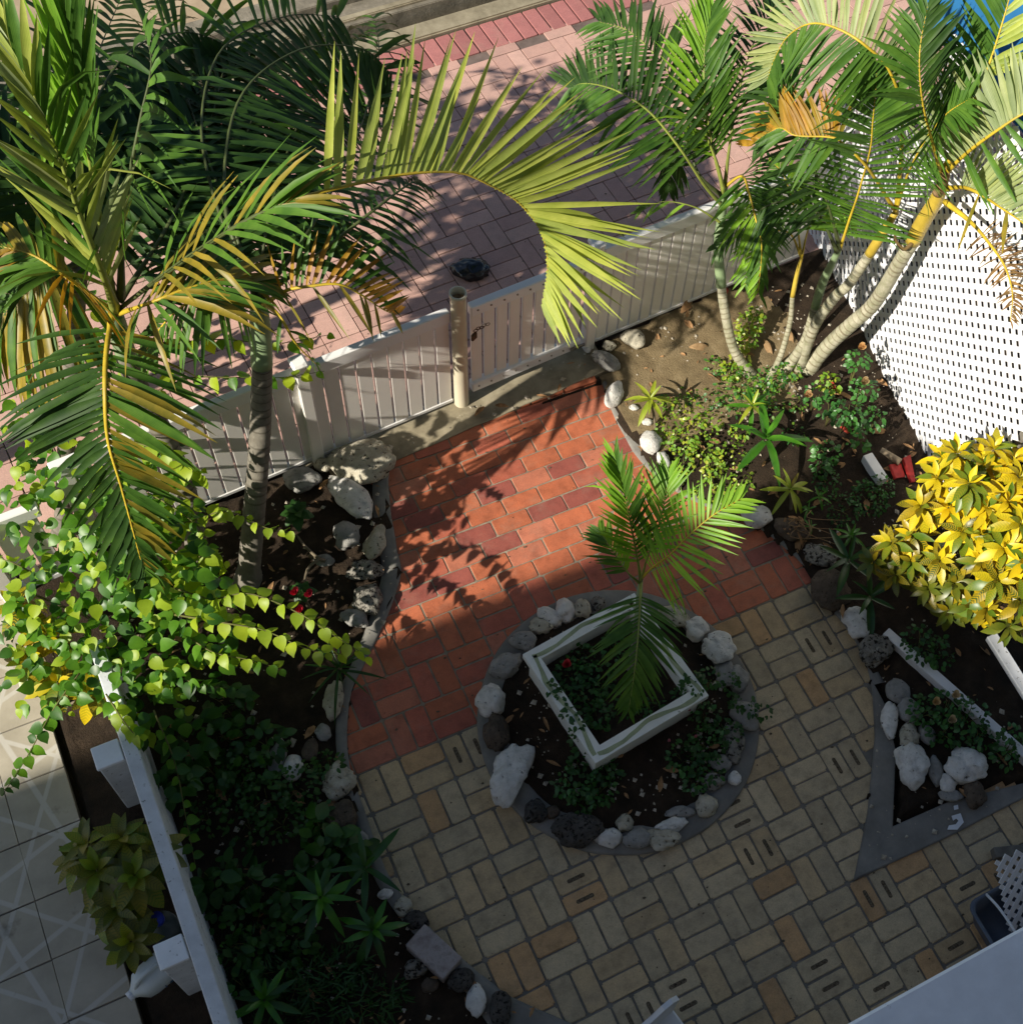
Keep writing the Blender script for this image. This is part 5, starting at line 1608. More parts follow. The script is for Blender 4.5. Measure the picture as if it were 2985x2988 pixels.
class Bush:
    def __init__(self, name, base, label, cat='plant', group=None, limit=296):
        self.org = Vector(base)
        self.root = empty(name, self.org, label, cat, group)
        self.n = 0
        self.limit = limit
        self.extra = {}
        self.sv, self.sf = [], []

    def leaf(self, kind, p, d, n, L, mat, parent=None, wid=1.0):
        v = random.randrange(len(TPL[kind]))
        Mx = Matrix.Translation(Vector(p) - self.org) @ frame(d, n).to_4x4() @ Matrix.Diagonal((L, L * wid, L, 1))
        if self.n < self.limit:
            o = bpy.data.objects.new('leaf', leaf_mesh(kind, v, mat))
            o.matrix_basis = Mx
            link(o, parent or self.root)
            self.n += 1
        else:
            V, F = self.extra.setdefault(mat, ([], []))
            b = len(V)
            V += [Mx @ Vector(q) for q in TPL[kind][v][0]]
            F += [tuple(b + i for i in f) for f in TPL[kind][v][1]]

    def stem(self, pts, r0, r1, n=14, sides=5):
        path = spline([Vector(p) - self.org for p in pts], n)
        tube_data(path, [r0 + (r1 - r0) * i / (n - 1) for i in range(n)], sides, 1.0, self.sv, self.sf)
        return [p + self.org for p in path]

    def stem_part(self, pts, r0, r1, mat='stem', n=14, name='branch'):
        path = spline([Vector(p) - self.org for p in pts], n)
        V, F = tube_data(path, [r0 + (r1 - r0) * i / (n - 1) for i in range(n)], 5)
        me_obj(name, V, F, MT[mat], self.root, True)
        return [p + self.org for p in path]

    def branch(self, pts, nl, L, mats, kind='heart', r0=0.005, mat='stem', t0=0.05, hang=0.35):
        path = self.stem_part([at(*p) for p in pts], r0, 0.0015, mat, 20)
        for k in range(nl):
            t = t0 + (1 - t0) * (k + random.random() * .5) / nl
            i = min(int(t * 19), 18)
            p = path[i].lerp(path[i + 1], t * 19 - i)
            T = (path[min(i + 1, 19)] - path[max(i - 1, 0)]).normalized()
            up = Vector((0, 0, 1))
            sd = T.cross(up).normalized() * (1 if k % 2 else -1)
            d = sd * random.uniform(.5, 1) + T * random.uniform(.1, .7) + Vector((0, 0, random.uniform(-hang - .3, .15)))
            n_ = Vector((-.35, -.25, .9)) + Vector((random.uniform(-.5, .5), random.uniform(-.5, .5), random.uniform(-.2, .2)))
            self.leaf(kind, p, d, n_, L * random.uniform(.7, 1.1) * (1 - .35 * t), random.choice(mats))
        return path

    def blob(self, c, r, n, L, mats, kind='heart', zs=0.6):
        c = Vector(c)
        for k in range(n):
            while True:
                q = Vector((random.uniform(-1, 1), random.uniform(-1, 1), random.uniform(-1, 1)))
                if q.length < 1: break
            q = q.normalized() * (q.length ** 0.55)
            p = c + Vector((q.x * r, q.y * r, q.z * r * zs))
            p.z = max(p.z, 0.04)
            d = Vector((q.x, q.y, q.z * .3 - .25)) + Vector((random.uniform(-.7, .7), random.uniform(-.7, .7), random.uniform(-.3, .3)))
            n_ = Vector((-.3, -.2, .9)) + Vector((random.uniform(-.6, .6), random.uniform(-.6, .6), 0)) + q * .4
            self.leaf(kind, p, d, n_, L * random.uniform(.5, 1.2), random.choice(mats))

    def rosette(self, c, axis, n, L, mats, kind='lance', lo=-15, hi=75, wid=1.0, inner=0.5, ph=None):
        c = Vector(c); axis = Vector(axis).normalized()
        B3 = frame(axis.orthogonal(), axis)
        ph = random.uniform(0, 6.28) if ph is None else ph
        for k in range(n):
            t = k / max(1, n - 1)
            a = ph + k * 2.39996
            el = math.radians(lo + (hi - lo) * t ** 1.2 + random.uniform(-8, 8))
            d = B3 @ Vector((math.cos(a) * math.cos(el), math.sin(a) * math.cos(el), math.sin(el)))
            n_ = B3 @ Vector((-math.cos(a) * math.sin(el), -math.sin(a) * math.sin(el), math.cos(el)))
            self.leaf(kind, c + axis * (t * L * .12) + d * L * .05, d, n_, L * (1 - (1 - inner) * t) * random.uniform(.85, 1.1), mats[min(len(mats) - 1, int(random.random() * len(mats)))], wid=wid)

    def finish(self, smat='stem'):
        if self.sv:
            o = me_obj('stems', self.sv, self.sf, MT[smat], self.root, True)
        for mm, (v, f) in self.extra.items():
            o = me_obj('foliage', v, f, MT[mm], self.root, True)
            o['kind'] = 'stuff'
        return self.root


random.seed(77)
# ---- climbing vine with heart-shaped leaves over the left wall
vn = Bush('climbing_vine', at(250, 1200, 0), 'lime green heart-leaved vine sprawling over the left wall and under the palms', 'vine')
VB = ['vine_bright', 'vine_bright', 'vine_leaf']
VM = ['vine_leaf', 'vine_leaf', 'vine_bright', 'vine_dark']
vn.branch([(330, 1110, .72), (400, 1130, .85), (470, 1120, .88), (560, 1155, .85), (640, 1205, .78), (704, 1245, .7)], 30, .10, ['vine_bright'], r0=.006)
vn.branch([(330, 1160, .7), (420, 1175, .78), (500, 1190, .76), (580, 1225, .7), (650, 1235, .66)], 24, .10, ['vine_bright'], r0=.006)
vn.branch([(340, 1190, .65), (400, 1230, .66), (470, 1245, .62), (540, 1265, .56)], 18, .095, VB)
vn.branch([(300, 1000, .8), (370, 980, .95), (430, 965, 1.0), (500, 995, .95), (552, 1005, .9)], 20, .09, VB)
vn.branch([(250, 690, 1.2), (330, 650, 1.32), (420, 640, 1.35), (520, 648, 1.3), (628, 630, 1.25)], 24, .10, ['vine_leaf', 'vine_bright'])
vn.branch([(260, 760, 1.1), (350, 715, 1.25), (440, 712, 1.28), (530, 712, 1.22), (612, 700, 1.15)], 20, .10, ['vine_leaf', 'vine_bright'])
vn.branch([(240, 830, 1.1), (300, 850, 1.2), (350, 880, 1.2), (388, 900, 1.12)], 14, .11, ['vine_bright'])
vn.branch([(280, 930, .95), (330, 960, 1.02), (380, 1000, .95), (400, 1050, .85)], 14, .09, VB)
vn.branch([(330, 1060, .75), (380, 1050, .9), (410, 1050, .92), (430, 1080, .85)], 10, .10, ['vine_bright'])
vn.branch([(150, 1270, .66), (100, 1340, .6), (50, 1430, .5), (5, 1500, .4)], 22, .09, ['vine_leaf', 'vine_dark'])
vn.branch([(200, 1310, .68), (240, 1370, .72), (270, 1400, .7)], 12, .09, VB)
vn.branch([(290, 1340, .6), (330, 1440, .45), (350, 1540, .35), (370, 1640, .25)], 18, .085, ['vine_leaf', 'vine_dark'])
vn.branch([(60, 1080, .8), (20, 1060, .85), (-20, 1050, .85)], 10, .095, VB)
vn.branch([(300, 1260, .62), (370, 1290, .6), (440, 1300, .52)], 14, .09, VM)
for (x, y, z, r, n) in ((60, 1080, .7, .30, 30), (150, 1150, .68, .32, 40), (250, 1190, .62, .32, 40), (330, 1210, .58, .28, 34), (380, 1170, .55, .22, 20), (110, 1250, .55, .28, 34), (30, 1200, .55, .28, 26),
                        (250, 1280, .55, .22, 30), (290, 1330, .48, .18, 22), (100, 960, .75, .28, 30), (200, 1060, .65, .3, 34), (40, 860, .75, .3, 30), (60, 720, .85, .3, 34), (300, 1070, .5, .2, 16),
                        (330, 880, .8, .14, 12), (320, 980, .7, .16, 16), (150, 830, .6, .3, 30), (120, 640, .7, .3, 26), (200, 700, .7, .25, 20), (230, 1020, 1.02, .24, 40), (300, 1065, 1.0, .22, 40), (180, 955, 1.08, .24, 34), (340, 1120, .92, .18, 30), (270, 950, 1.1, .2, 24)):
    vn.blob(at(x, y, z), r * 1.08, int(n * 2.0), .078, VM)
for (x, y, z) in ((60, 1120, .5), (190, 1190, .5), (290, 1200, .4), (120, 960, .5), (60, 760, .5)):
    vn.stem_part([at(250, 1200, 0.0), at((250 + x) / 2, (1200 + y) / 2, .25), at(x, y, z)], .012, .006, 'bark')
vn.finish()

# ---- crotons
cr = Bush('croton_shrub', at(1800, 1120, 0), 'large yellow croton shrub, sunlit above and shaded below, at the right edge', 'shrub', 'crotons')
cr.limit = 300
YY = ['croton_yellow', 'croton_yellow', 'croton_yellow', 'croton_green']
YM = ['croton_yellow', 'croton_mixed', 'croton_mixed', 'croton_green']
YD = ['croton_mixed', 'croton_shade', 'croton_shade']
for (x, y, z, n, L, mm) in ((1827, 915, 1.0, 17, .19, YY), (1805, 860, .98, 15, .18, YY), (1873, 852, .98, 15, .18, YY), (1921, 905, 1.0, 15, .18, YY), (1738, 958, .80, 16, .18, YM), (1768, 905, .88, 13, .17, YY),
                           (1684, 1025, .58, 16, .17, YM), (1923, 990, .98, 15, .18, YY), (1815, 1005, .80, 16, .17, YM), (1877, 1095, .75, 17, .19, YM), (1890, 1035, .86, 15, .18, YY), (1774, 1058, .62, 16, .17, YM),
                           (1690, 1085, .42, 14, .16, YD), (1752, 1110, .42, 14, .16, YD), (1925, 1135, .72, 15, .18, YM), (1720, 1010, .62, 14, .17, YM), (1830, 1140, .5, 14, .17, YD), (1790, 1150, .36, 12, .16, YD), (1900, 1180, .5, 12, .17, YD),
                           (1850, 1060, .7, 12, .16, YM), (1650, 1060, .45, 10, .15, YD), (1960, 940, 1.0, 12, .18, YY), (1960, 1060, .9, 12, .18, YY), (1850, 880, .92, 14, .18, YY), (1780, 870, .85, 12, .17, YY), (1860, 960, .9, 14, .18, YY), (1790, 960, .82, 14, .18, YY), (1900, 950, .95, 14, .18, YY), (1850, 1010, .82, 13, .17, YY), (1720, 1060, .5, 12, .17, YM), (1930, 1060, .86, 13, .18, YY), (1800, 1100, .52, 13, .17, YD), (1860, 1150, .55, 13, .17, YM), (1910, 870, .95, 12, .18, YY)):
    c = at(x, y, z)
    b = at(1815, 1090, 0)
    cr.stem_part([b + Vector((random.uniform(-.08, .08), random.uniform(-.08, .08), 0)), (b * .45 + c * .55) - Vector((0, 0, .1)), c], .010, .005, 'bark', 8)
    ax = (c - at(1800, 1060, .2)).normalized() + Vector((-.15, -.1, .7))
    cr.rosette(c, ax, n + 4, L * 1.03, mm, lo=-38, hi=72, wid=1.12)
cr.finish()

cl = Bush('croton_shrub', at(250, 1690, 0), 'shaded green and yellow croton between the tiled patio and left wall', 'shrub', 'crotons')
for (x, y, z, n, L) in ((232, 1585, .5, 13, .17), (188, 1645, .5, 14, .18), (255, 1655, .55, 13, .17), (170, 1598, .42, 12, .17), (222, 1715, .45, 14, .17), (248, 1775, .4, 13, .16), (150, 1625, .36, 10, .16), (290, 1610, .5, 11, .16), (205, 1690, .36, 10, .16)):
    c = at(x, y, z); b = at(262, 1700, 0)
    cl.stem_part([b, (b + c) / 2, c], .009, .004, 'bark', 7)
    cl.rosette(c, (c - at(265, 1690, .1)).normalized() + Vector((0, 0, .8)), n + 6, L * 1.15, ['croton_shade', 'croton_shade', 'croton_green'], lo=-30, hi=70, wid=1.3)
cl.finish()
cu = Bush('croton_shrub', at(130, 1330, 0), 'yellow-veined croton under the vine at the top of the tiled patio', 'shrub', 'crotons')
for (x, y, z, n, L) in ((60, 1250, .4, 13, .17), (110, 1290, .42, 13, .17), (170, 1310, .4, 12, .16), (35, 1150, .45, 12, .17), (90, 1200, .45, 12, .17)):
    c = at(x, y, z); b = at(130, 1330, 0)
    cu.stem_part([b, (b + c) / 2, c], .009, .004, 'bark', 7)
    cu.rosette(c, (c - b).normalized() + Vector((0, 0, .8)), n + 3, L * 1.1, ['croton_green', 'croton_mixed', 'croton_yellow'], lo=-25, hi=70, wid=1.25)
cu.finish()


# ---- rosette plants
def ros(px, py, z, L, n, mats, label, lo=0, hi=70, wid=1.0, group='strap-leaved rosettes', base=None, stemr=0.008, kind='strap', cat='plant', axis=(0, 0, 1)):
    b = Bush('dracaena', at(*(base or (px, py, 0.02))), label, cat, group)
    c = at(px, py, z)
    b.stem_part([b.org, (b.org + c) / 2 + Vector((.01, .01, 0)), c], stemr * 1.3, stemr, 'bark', 7, 'stem')
    b.rosette(c, axis, n, L, mats, kind, lo, hi, wid)
    b.finish()
    return b


ros(1226, 755, .22, .18, 13, ['strap_lime'], 'yellow-green rosette on a bent stem beside the speckled white stone', -12, 60, 1.2, base=(1237, 812, .03))
ros(1445, 832, .20, .30, 11, ['strap_green'], 'broad dark green strap-leaved plant in the middle of the right bed', 5, 80, 1.15)
ros(1418, 768, .18, .17, 12, ['strap_lime', 'strap_lime', 'strap_green'], 'pale lime rosette above the broad strap-leaved plant', -5, 65, 1.25)
ros(1490, 925, .16, .18, 13, ['strap_lime', 'strap_lime', 'palm_gold'], 'yellowing rosette with dry leaves above the white block-like stone', -15, 65, 1.2, base=(1492, 965, .03))
ros(1545, 938, .07, .09, 9, ['strap_green'], 'small green rosette on bare soil right of the yellowing one', 0, 65, 1.3)
ros(1524, 962, .06, .08, 8, ['strap_green'], 'tiny green rosette just below the small one on bare soil', 0, 65, 1.3)
ros(1605, 1012, .10, .12, 11, ['strap_green'], 'small bright rosette left of the yellow croton foot', -5, 65, 1.25)
ros(1530, 995, .05, .07, 7, ['strap_green'], 'tiny shaded rosette between dry stems and pitted stone', 0, 60, 1.3)
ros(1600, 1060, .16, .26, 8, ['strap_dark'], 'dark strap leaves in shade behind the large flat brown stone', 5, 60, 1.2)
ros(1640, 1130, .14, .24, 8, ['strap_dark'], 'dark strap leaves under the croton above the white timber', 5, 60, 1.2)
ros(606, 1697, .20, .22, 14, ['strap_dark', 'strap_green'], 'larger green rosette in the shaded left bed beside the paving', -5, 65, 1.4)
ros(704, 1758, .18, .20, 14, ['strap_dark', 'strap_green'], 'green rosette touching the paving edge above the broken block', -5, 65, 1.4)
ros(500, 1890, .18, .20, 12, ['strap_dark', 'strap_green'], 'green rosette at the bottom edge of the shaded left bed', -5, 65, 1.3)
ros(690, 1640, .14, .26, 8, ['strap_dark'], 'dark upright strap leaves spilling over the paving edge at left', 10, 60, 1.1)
ros(640, 1265, .18, .24, 18, ['strap_dark'], 'spiky dark grassy tuft under the vine tip by the red paving', 10, 70, .45)


# ---- small-leaved cover plants
def cover(name, base, label, blobs, leafL, mats, cat='plant', group=None, kind='oval', flowers=None, stems=True, zs=.5):
    b = Bush(name, at(*base), label, cat, group, limit=0)
    for (x, y, z, r, n) in blobs:
        c = at(x, y, z)
        b.blob(c, r, n, leafL, mats, kind, zs)
        if stems:
            for k in range(3):
                q = c + Vector((random.uniform(-r, r) * .7, random.uniform(-r, r) * .7, 0))
                b.stem([Vector((c.x, c.y, 0.03)), (q + c) / 2 + Vector((0, 0, -.02)), q], .003, .0015, 6, 4)
    b.finish()
    if flowers:
        fm, pts, fr = flowers
        for (x, y, z) in pts:
            blossom(b, at(x, y, z), fr, fm)
    return b


def blossom(b, c, r, mat, petals=14, up=Vector((-.1, -.2, 1))):
    V, F = [], []
    Bx = frame(up.orthogonal(), up.normalized())
    c = Vector(c) - b.org
    for k in range(petals):
        t = k / petals
        a = k * 2.4
        el = math.radians(15 + 65 * t)
        d = Bx @ Vector((math.cos(a) * math.cos(el), math.sin(a) * math.cos(el), math.sin(el)))
        n_ = Bx @ Vector((-math.cos(a) * math.sin(el), -math.sin(a) * math.sin(el), math.cos(el)))
        leaf_strip(c, d, n_, r * (1.05 - .3 * t), r * .95, 0.0, 0.35, 3, .5, V, F, prof=(.35, .95, 1.0, .55))
    return me_obj('flower', V, F, MT[mat], b.root, True)


CL = ['cover_leaf', 'cover_leaf', 'strap_lime']
CD = ['cover_dark', 'cover_dark', 'rose_leaf']
random.seed(101)
cover('ground_cover', (1330, 840, .03), 'bright small-leaved ground cover spreading over sunlit soil above the planter palm',
      [(1262, 805, .07, .09, 60), (1290, 830, .09, .09, 75), (1325, 845, .09, .10, 80), (1290, 870, .07, .08, 60), (1335, 800, .06, .10, 60), (1380, 860, .07, .11, 70), (1270, 772, .05, .08, 45), (1360, 905, .06, .11, 70),
       (1310, 790, .05, .08, 40), (1250, 840, .05, .06, 35), (1345, 880, .09, .07, 50), (1395, 815, .06, .07, 40), (1330, 925, .05, .09, 45), (1300, 760, .04, .07, 30), (1400, 905, .05, .08, 40), (1275, 900, .05, .06, 30)],
      .028, CL)
cover('lime_bush', (1408, 640, .03), 'little lime yellow bush between the leftmost palm stem and the clump', [(1412, 612, .15, .09, 120), (1405, 640, .10, .09, 110), (1425, 590, .2, .06, 60), (1378, 700, .08, .07, 60), (1395, 680, .1, .07, 60)], .03, ['strap_lime', 'cover_leaf'])
cover('ground_cover', (1420, 720, .03), 'green herb tufts at the feet of the right palm clump', [(1400, 725, .08, .10, 110), (1455, 715, .09, .10, 120), (1490, 700, .08, .08, 80), (1350, 690, .06, .07, 50), (1440, 745, .08, .08, 80)], .028, ['cover_leaf', 'rose_leaf'])
ro = cover('rose_bush', (1600, 780, .03), 'leggy rose bush with faded cream blooms in front of the lattice', [(1620, 680, .34, .08, 60), (1630, 735, .30, .09, 70), (1600, 780, .26, .11, 90), (1570, 770, .24, .1, 70), (1540, 745, .22, .08, 50), (1650, 790, .2, .08, 50), (1560, 850, .12, .09, 60), (1620, 830, .15, .07, 40), (1550, 880, .08, .07, 40)],
      .038, ['rose_leaf'], 'rose', flowers=('petal_peach', [(1625, 656, .42), (1631, 721, .38), (1524, 746, .3)], .038))
cover('lime_bush', (1565, 735, .03), 'small lime sprig between two rose blooms in front of the lattice', [(1566, 720, .16, .08, 60)], .036, ['strap_lime', 'cover_leaf'])
cover('rose_bush', (1780, 1370, .03), 'shaded rose bush with cream blooms beside the triangular bed', [(1745, 1340, .14, .09, 60), (1790, 1335, .18, .11, 90), (1830, 1350, .18, .11, 80), (1780, 1380, .12, .1, 70), (1850, 1390, .14, .08, 50), (1900, 1420, .14, .09, 50), (1740, 1215, .16, .12, 70), (1770, 1230, .16, .1, 60), (1910, 1400, .2, .09, 50)],
      .036, ['rose_leaf', 'cover_dark'], 'rose', flowers=('petal_cream', [(1765, 1325, .24), (1802, 1312, .24), (1795, 1359, .2)], .034))
cover('ground_cover', (1610, 940, .03), 'feathery dark weeds on the soil left of the yellow croton', [(1640, 940, .08, .13, 160), (1590, 960, .06, .12, 120), (1660, 920, .1, .1, 110), (1560, 905, .06, .09, 70)], .024, ['cover_dark', 'rose_leaf'])
cover('ground_cover', (1100, 1480, .05), 'clover-like green patch in the circular bed below the planter', [(1080, 1480, .10, .10, 90), (1130, 1490, .10, .09, 80), (1100, 1510, .09, .08, 60), (1150, 1460, .08, .07, 50), (1090, 1440, .08, .05, 30)], .034, CD)
cover('ground_cover', (1330, 1420, .05), 'clover-like green patch right of the planter in the circular bed', [(1290, 1430, .10, .09, 90), (1335, 1400, .11, .1, 100), (1370, 1380, .10, .09, 80), (1340, 1450, .09, .08, 60), (1330, 1350, .10, .08, 60), (1310, 1480, .08, .06, 40)], .034, CD,
      flowers=('petal_small', [(1300, 1340, .16), (1262, 1398, .14), (1312, 1390, .16)], .012))
cover('ground_cover', (1180, 1300, .18), 'dark trailing cover plant filling the white planter under the palm', [(1080, 1270, .22, .09, 110), (1110, 1310, .22, .1, 130), (1100, 1240, .22, .08, 80), (1130, 1350, .22, .08, 80), (1160, 1220, .24, .08, 60), (1140, 1280, .22, .09, 80), (1180, 1330, .22, .08, 60), (1230, 1340, .24, .08, 60), (1310, 1290, .3, .07, 60), (1290, 1310, .27, .06, 50), (1340, 1280, .28, .06, 40)],
      .03, CD, flowers=('petal_rose', [(1069, 1254, .32)], .034))
cover('trailing_sprig', (1060, 1330, .05), 'dark sprig trailing over the left rim of the white planter', [(1040, 1300, .31, .035, 14), (1058, 1310, .31, .03, 14), (1075, 1345, .31, .04, 18), (1090, 1365, .31, .04, 18), (1085, 1390, .28, .04, 18), (1098, 1410, .24, .04, 16)], .034, ['cover_dark'], stems=False)
cover('trailing_sprig', (1400, 1340, .05), 'dark sprig trailing over the smooth pale stone at the circle right rim', [(1390, 1330, .16, .05, 20), (1420, 1335, .16, .05, 16), (1445, 1345, .12, .05, 14), (1375, 1290, .2, .06, 24)], .034, ['cover_dark'], stems=False)
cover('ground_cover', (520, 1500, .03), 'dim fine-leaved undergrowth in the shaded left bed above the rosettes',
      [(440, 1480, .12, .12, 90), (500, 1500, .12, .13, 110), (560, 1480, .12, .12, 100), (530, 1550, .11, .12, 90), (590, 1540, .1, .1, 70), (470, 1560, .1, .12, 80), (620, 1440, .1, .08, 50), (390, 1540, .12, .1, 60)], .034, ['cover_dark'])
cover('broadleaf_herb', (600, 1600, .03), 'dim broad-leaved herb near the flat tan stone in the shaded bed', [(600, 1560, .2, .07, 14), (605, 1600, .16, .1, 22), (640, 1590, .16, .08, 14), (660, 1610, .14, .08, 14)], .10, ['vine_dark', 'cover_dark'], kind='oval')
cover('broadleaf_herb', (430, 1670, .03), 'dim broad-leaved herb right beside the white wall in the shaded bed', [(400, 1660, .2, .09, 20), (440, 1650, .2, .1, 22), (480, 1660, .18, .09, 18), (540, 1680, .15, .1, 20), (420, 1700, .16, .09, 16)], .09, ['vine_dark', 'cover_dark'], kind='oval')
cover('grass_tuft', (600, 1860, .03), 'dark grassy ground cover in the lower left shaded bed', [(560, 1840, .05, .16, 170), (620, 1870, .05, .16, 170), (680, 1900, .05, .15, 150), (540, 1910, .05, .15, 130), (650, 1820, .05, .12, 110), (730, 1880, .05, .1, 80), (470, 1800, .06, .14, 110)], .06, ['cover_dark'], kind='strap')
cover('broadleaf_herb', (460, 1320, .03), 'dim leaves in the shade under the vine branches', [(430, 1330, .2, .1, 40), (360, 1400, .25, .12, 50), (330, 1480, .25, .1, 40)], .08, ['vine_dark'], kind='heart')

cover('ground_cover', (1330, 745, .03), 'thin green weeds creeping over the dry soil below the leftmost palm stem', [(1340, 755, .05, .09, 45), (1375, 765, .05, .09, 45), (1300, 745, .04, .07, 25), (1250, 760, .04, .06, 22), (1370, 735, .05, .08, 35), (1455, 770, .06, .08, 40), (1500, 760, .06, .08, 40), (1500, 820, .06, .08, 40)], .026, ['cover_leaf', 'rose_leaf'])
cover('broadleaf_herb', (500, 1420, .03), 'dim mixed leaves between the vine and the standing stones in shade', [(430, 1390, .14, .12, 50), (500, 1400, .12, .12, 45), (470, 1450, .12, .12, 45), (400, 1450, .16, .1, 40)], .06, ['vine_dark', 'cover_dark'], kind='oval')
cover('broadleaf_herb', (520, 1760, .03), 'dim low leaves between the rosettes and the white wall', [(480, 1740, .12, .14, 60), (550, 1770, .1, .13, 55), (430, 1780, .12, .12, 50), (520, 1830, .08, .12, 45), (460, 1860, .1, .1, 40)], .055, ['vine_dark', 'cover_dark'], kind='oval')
# adenium with pink flowers
ad = Bush('desert_rose', at(575, 1150, 0), 'little desert rose plant with hot pink flowers on dark soil', 'plant')
for pts in ([(585, 1050, .04), (600, 1055, .12), (580, 1075, .12), (572, 1120, .14)], [(612, 1058, .06), (600, 1053, .12), (575, 1030, .1), (560, 1010, .12)], [(585, 1150, .03), (578, 1135, .14), (570, 1120, .2)]):
    ad.stem_part([at(*p) for p in pts], .014, .006, 'bark', 10)
ad.rosette(at(570, 1118, .2), (0, 0, 1), 12, .09, ['strap_dark', 'cover_dark'], 'oval', -10, 60)
ad.rosette(at(560, 968, .16), (0, 0, 1), 14, .11, ['cover_dark'], 'oval', -10, 60)
for p in ((556, 1118, .25), (583, 1122, .26), (565, 1152, .2), (560, 1160, .19)):
    blossom(ad, at(*p), .036, 'petal_pink', 7)
ad.finish()

# fallen dry leaves, each its own thing
random.seed(55)
dl = [(1285, 590, 'long curled brown leaf on dry soil beside the round tan boulder', .20, 'dry_leaf'), (1300, 655, 'pale curled husk lying on dry soil below the right fence', .17, 'husk'),
      (1365, 560, 'dark red dry leaf at the right fence foot behind palm stem', .16, 'dry_red'), (1566, 718, 'red dry leaf under the rose bush', .10, 'dry_red'), (1585, 805, 'red dry leaf on soil below the rose bush', .10, 'dry_red'),
      (1440, 640, 'brown husk at the foot of the palm clump', .15, 'husk'), (1360, 720, 'dry brown leaf in front of the leftmost palm stem', .14, 'dry_leaf'), (1610, 755, 'dry stalk-like leaf by the lattice foot', .2, 'dry_leaf'), (1485, 620, 'pinkish dry sheath among the palm stems', .14, 'husk'), (1640, 815, 'dark dry leaf near the terracotta shards', .15, 'dry_leaf'),
      (1590, 1140, 'dry brown leaf resting on the large flat brown stone', .09, 'dry_leaf')]
for (x, y, lb, L, mt) in dl:
    p = at(x, y, .05 if 'stone' not in lb else .12)
    a = random.uniform(0, 6.28)
    v, f = leaf_strip(Vector((0, 0, 0)), Vector((math.cos(a), math.sin(a), .15)), Vector((0, 0, 1)), L, L * .3, .5, .6, 5, -.3, twist=.8, prof=(.2, .7, 1, .9, .5, .05))
    o = me_obj('dry_leaf', v, f, MT[mt], None, True, p)
    mod = o.modifiers.new('thick', 'SOLIDIFY'); mod.thickness = .002
    tag(o, lb, 'leaf', 'fallen dry leaves')
tw = Bush('dry_twigs', at(1480, 1000, .03), 'tangle of dry twigs over the stones beside the right bed', 'twigs')
for k in range(9):
    x, y = 1500 + random.uniform(-20, 40), 990 + random.uniform(-30, 20)
    tw.stem([at(x, y, .12), at(x + random.uniform(-20, 50), y + random.uniform(0, 30), .14), at(x + random.uniform(-30, 110), y + random.uniform(10, 60), .04)], .004, .002, 8, 4)
for k in range(14):
    x, y = 1495 + random.uniform(-15, 25), 985 + random.uniform(-20, 30)
    a = random.uniform(0, 6.28)
    tw.leaf('strap', at(x, y, .12), Vector((math.cos(a), math.sin(a), -.7)), Vector((0, 0, 1)), .12, 'dry_leaf')
tw.finish('husk')

# ------------------------------------------------------------------ loose objects
# black rubbish bag on the street
bm = bmesh.new()
bmesh.ops.create_icosphere(bm, subdivisions=4, radius=1.0)
for v in bm.verts:
    d = v.co.copy()
    sx = max(abs(d.x), abs(d.y))
    k = 1 / max(.55, math.hypot(d.x, d.y) / max(sx, 1e-4) * .8 + .2) if sx > 1e-3 else 1
    r = 1 + .16 * noise.noise(d * 2.2) + .16 * abs(noise.noise(d * 5)) + .08 * noise.noise(d * 11)
    v.co = Vector((d.x * .115 * r, d.y * .088 * r, max(d.z, -.6) * .062 * r))
    if d.x < -.75:
        v.co.x -= .03 * (abs(d.x) - .75) * 4; v.co.y *= .6 if abs(d.x) > .9 else .85
bmesh.ops.rotate(bm, verts=bm.verts, cent=(0, 0, 0), matrix=Matrix.Rotation(-.45, 3, 'Z'))
bg_ = bm_obj('rubbish_bag', bm, MT['plastic_black'], None, True, at(890, 508, .035))
tag(bg_, 'small shiny black plastic rubbish bag lying on the pink street', 'bag')

# white timbers in the right bed
def timber(a, b, wd, h, label, mat='rail_white'):
    A_, B_ = at(*a), at(*b)
    d = B_ - A_
    c = (A_ + B_) / 2
    o = box('timber', (0, 0, 0), (d.length, wd, h), MT[mat], None, math.atan2(d.y, d.x), .004)
    o.location = (c.x, c.y, c.z - h / 2)
    o.rotation_euler = (0, -math.asin(d.z / d.length) if d.length else 0, 0)
    return tag(o, label, 'timber')


timber((1637, 856, .10), (1668, 904, .10), .07, .09, 'short pale timber offcut beside the red shards in the right bed')
timber((1672, 1190, .10), (1960, 1445, .10), .06, .09, 'long white timber edging the shaded right bed')
timber((1870, 1200, .16), (1960, 1330, .2), .07, .05, 'pale grey board slanting under the croton at the right edge', 'wall_white')
# terracotta shards
for pts, lb in (([(1676, 880), (1700, 872), (1712, 895), (1690, 903)], 'left red terracotta shard beside the pale timber offcut'), ([(1700, 868), (1716, 858), (1732, 905), (1722, 908)], 'upright red terracotta shard tucked under the yellow croton')):
    P = D2(pts, .06)
    cc = sum(P, Vector()) / 4
    o = prism('terracotta_shard', [p - cc for p in P], -.02, .0, MT['terracotta'], None, .003)
    o.location = cc
    o.rotation_euler = (.25, .3, 0)
    tag(o, lb, 'shard', 'terracotta shards')
o = me_obj('cardboard_tube', *tube_data([at(1662, 848, .1) - at(1680, 860, .08), at(1698, 872, .08) - at(1680, 860, .08)], [.018, .026], 12), MT['cardboard'], None, True, at(1680, 860, .08))
tag(o, 'tan cardboard roll above the red shards in the right bed', 'roll')
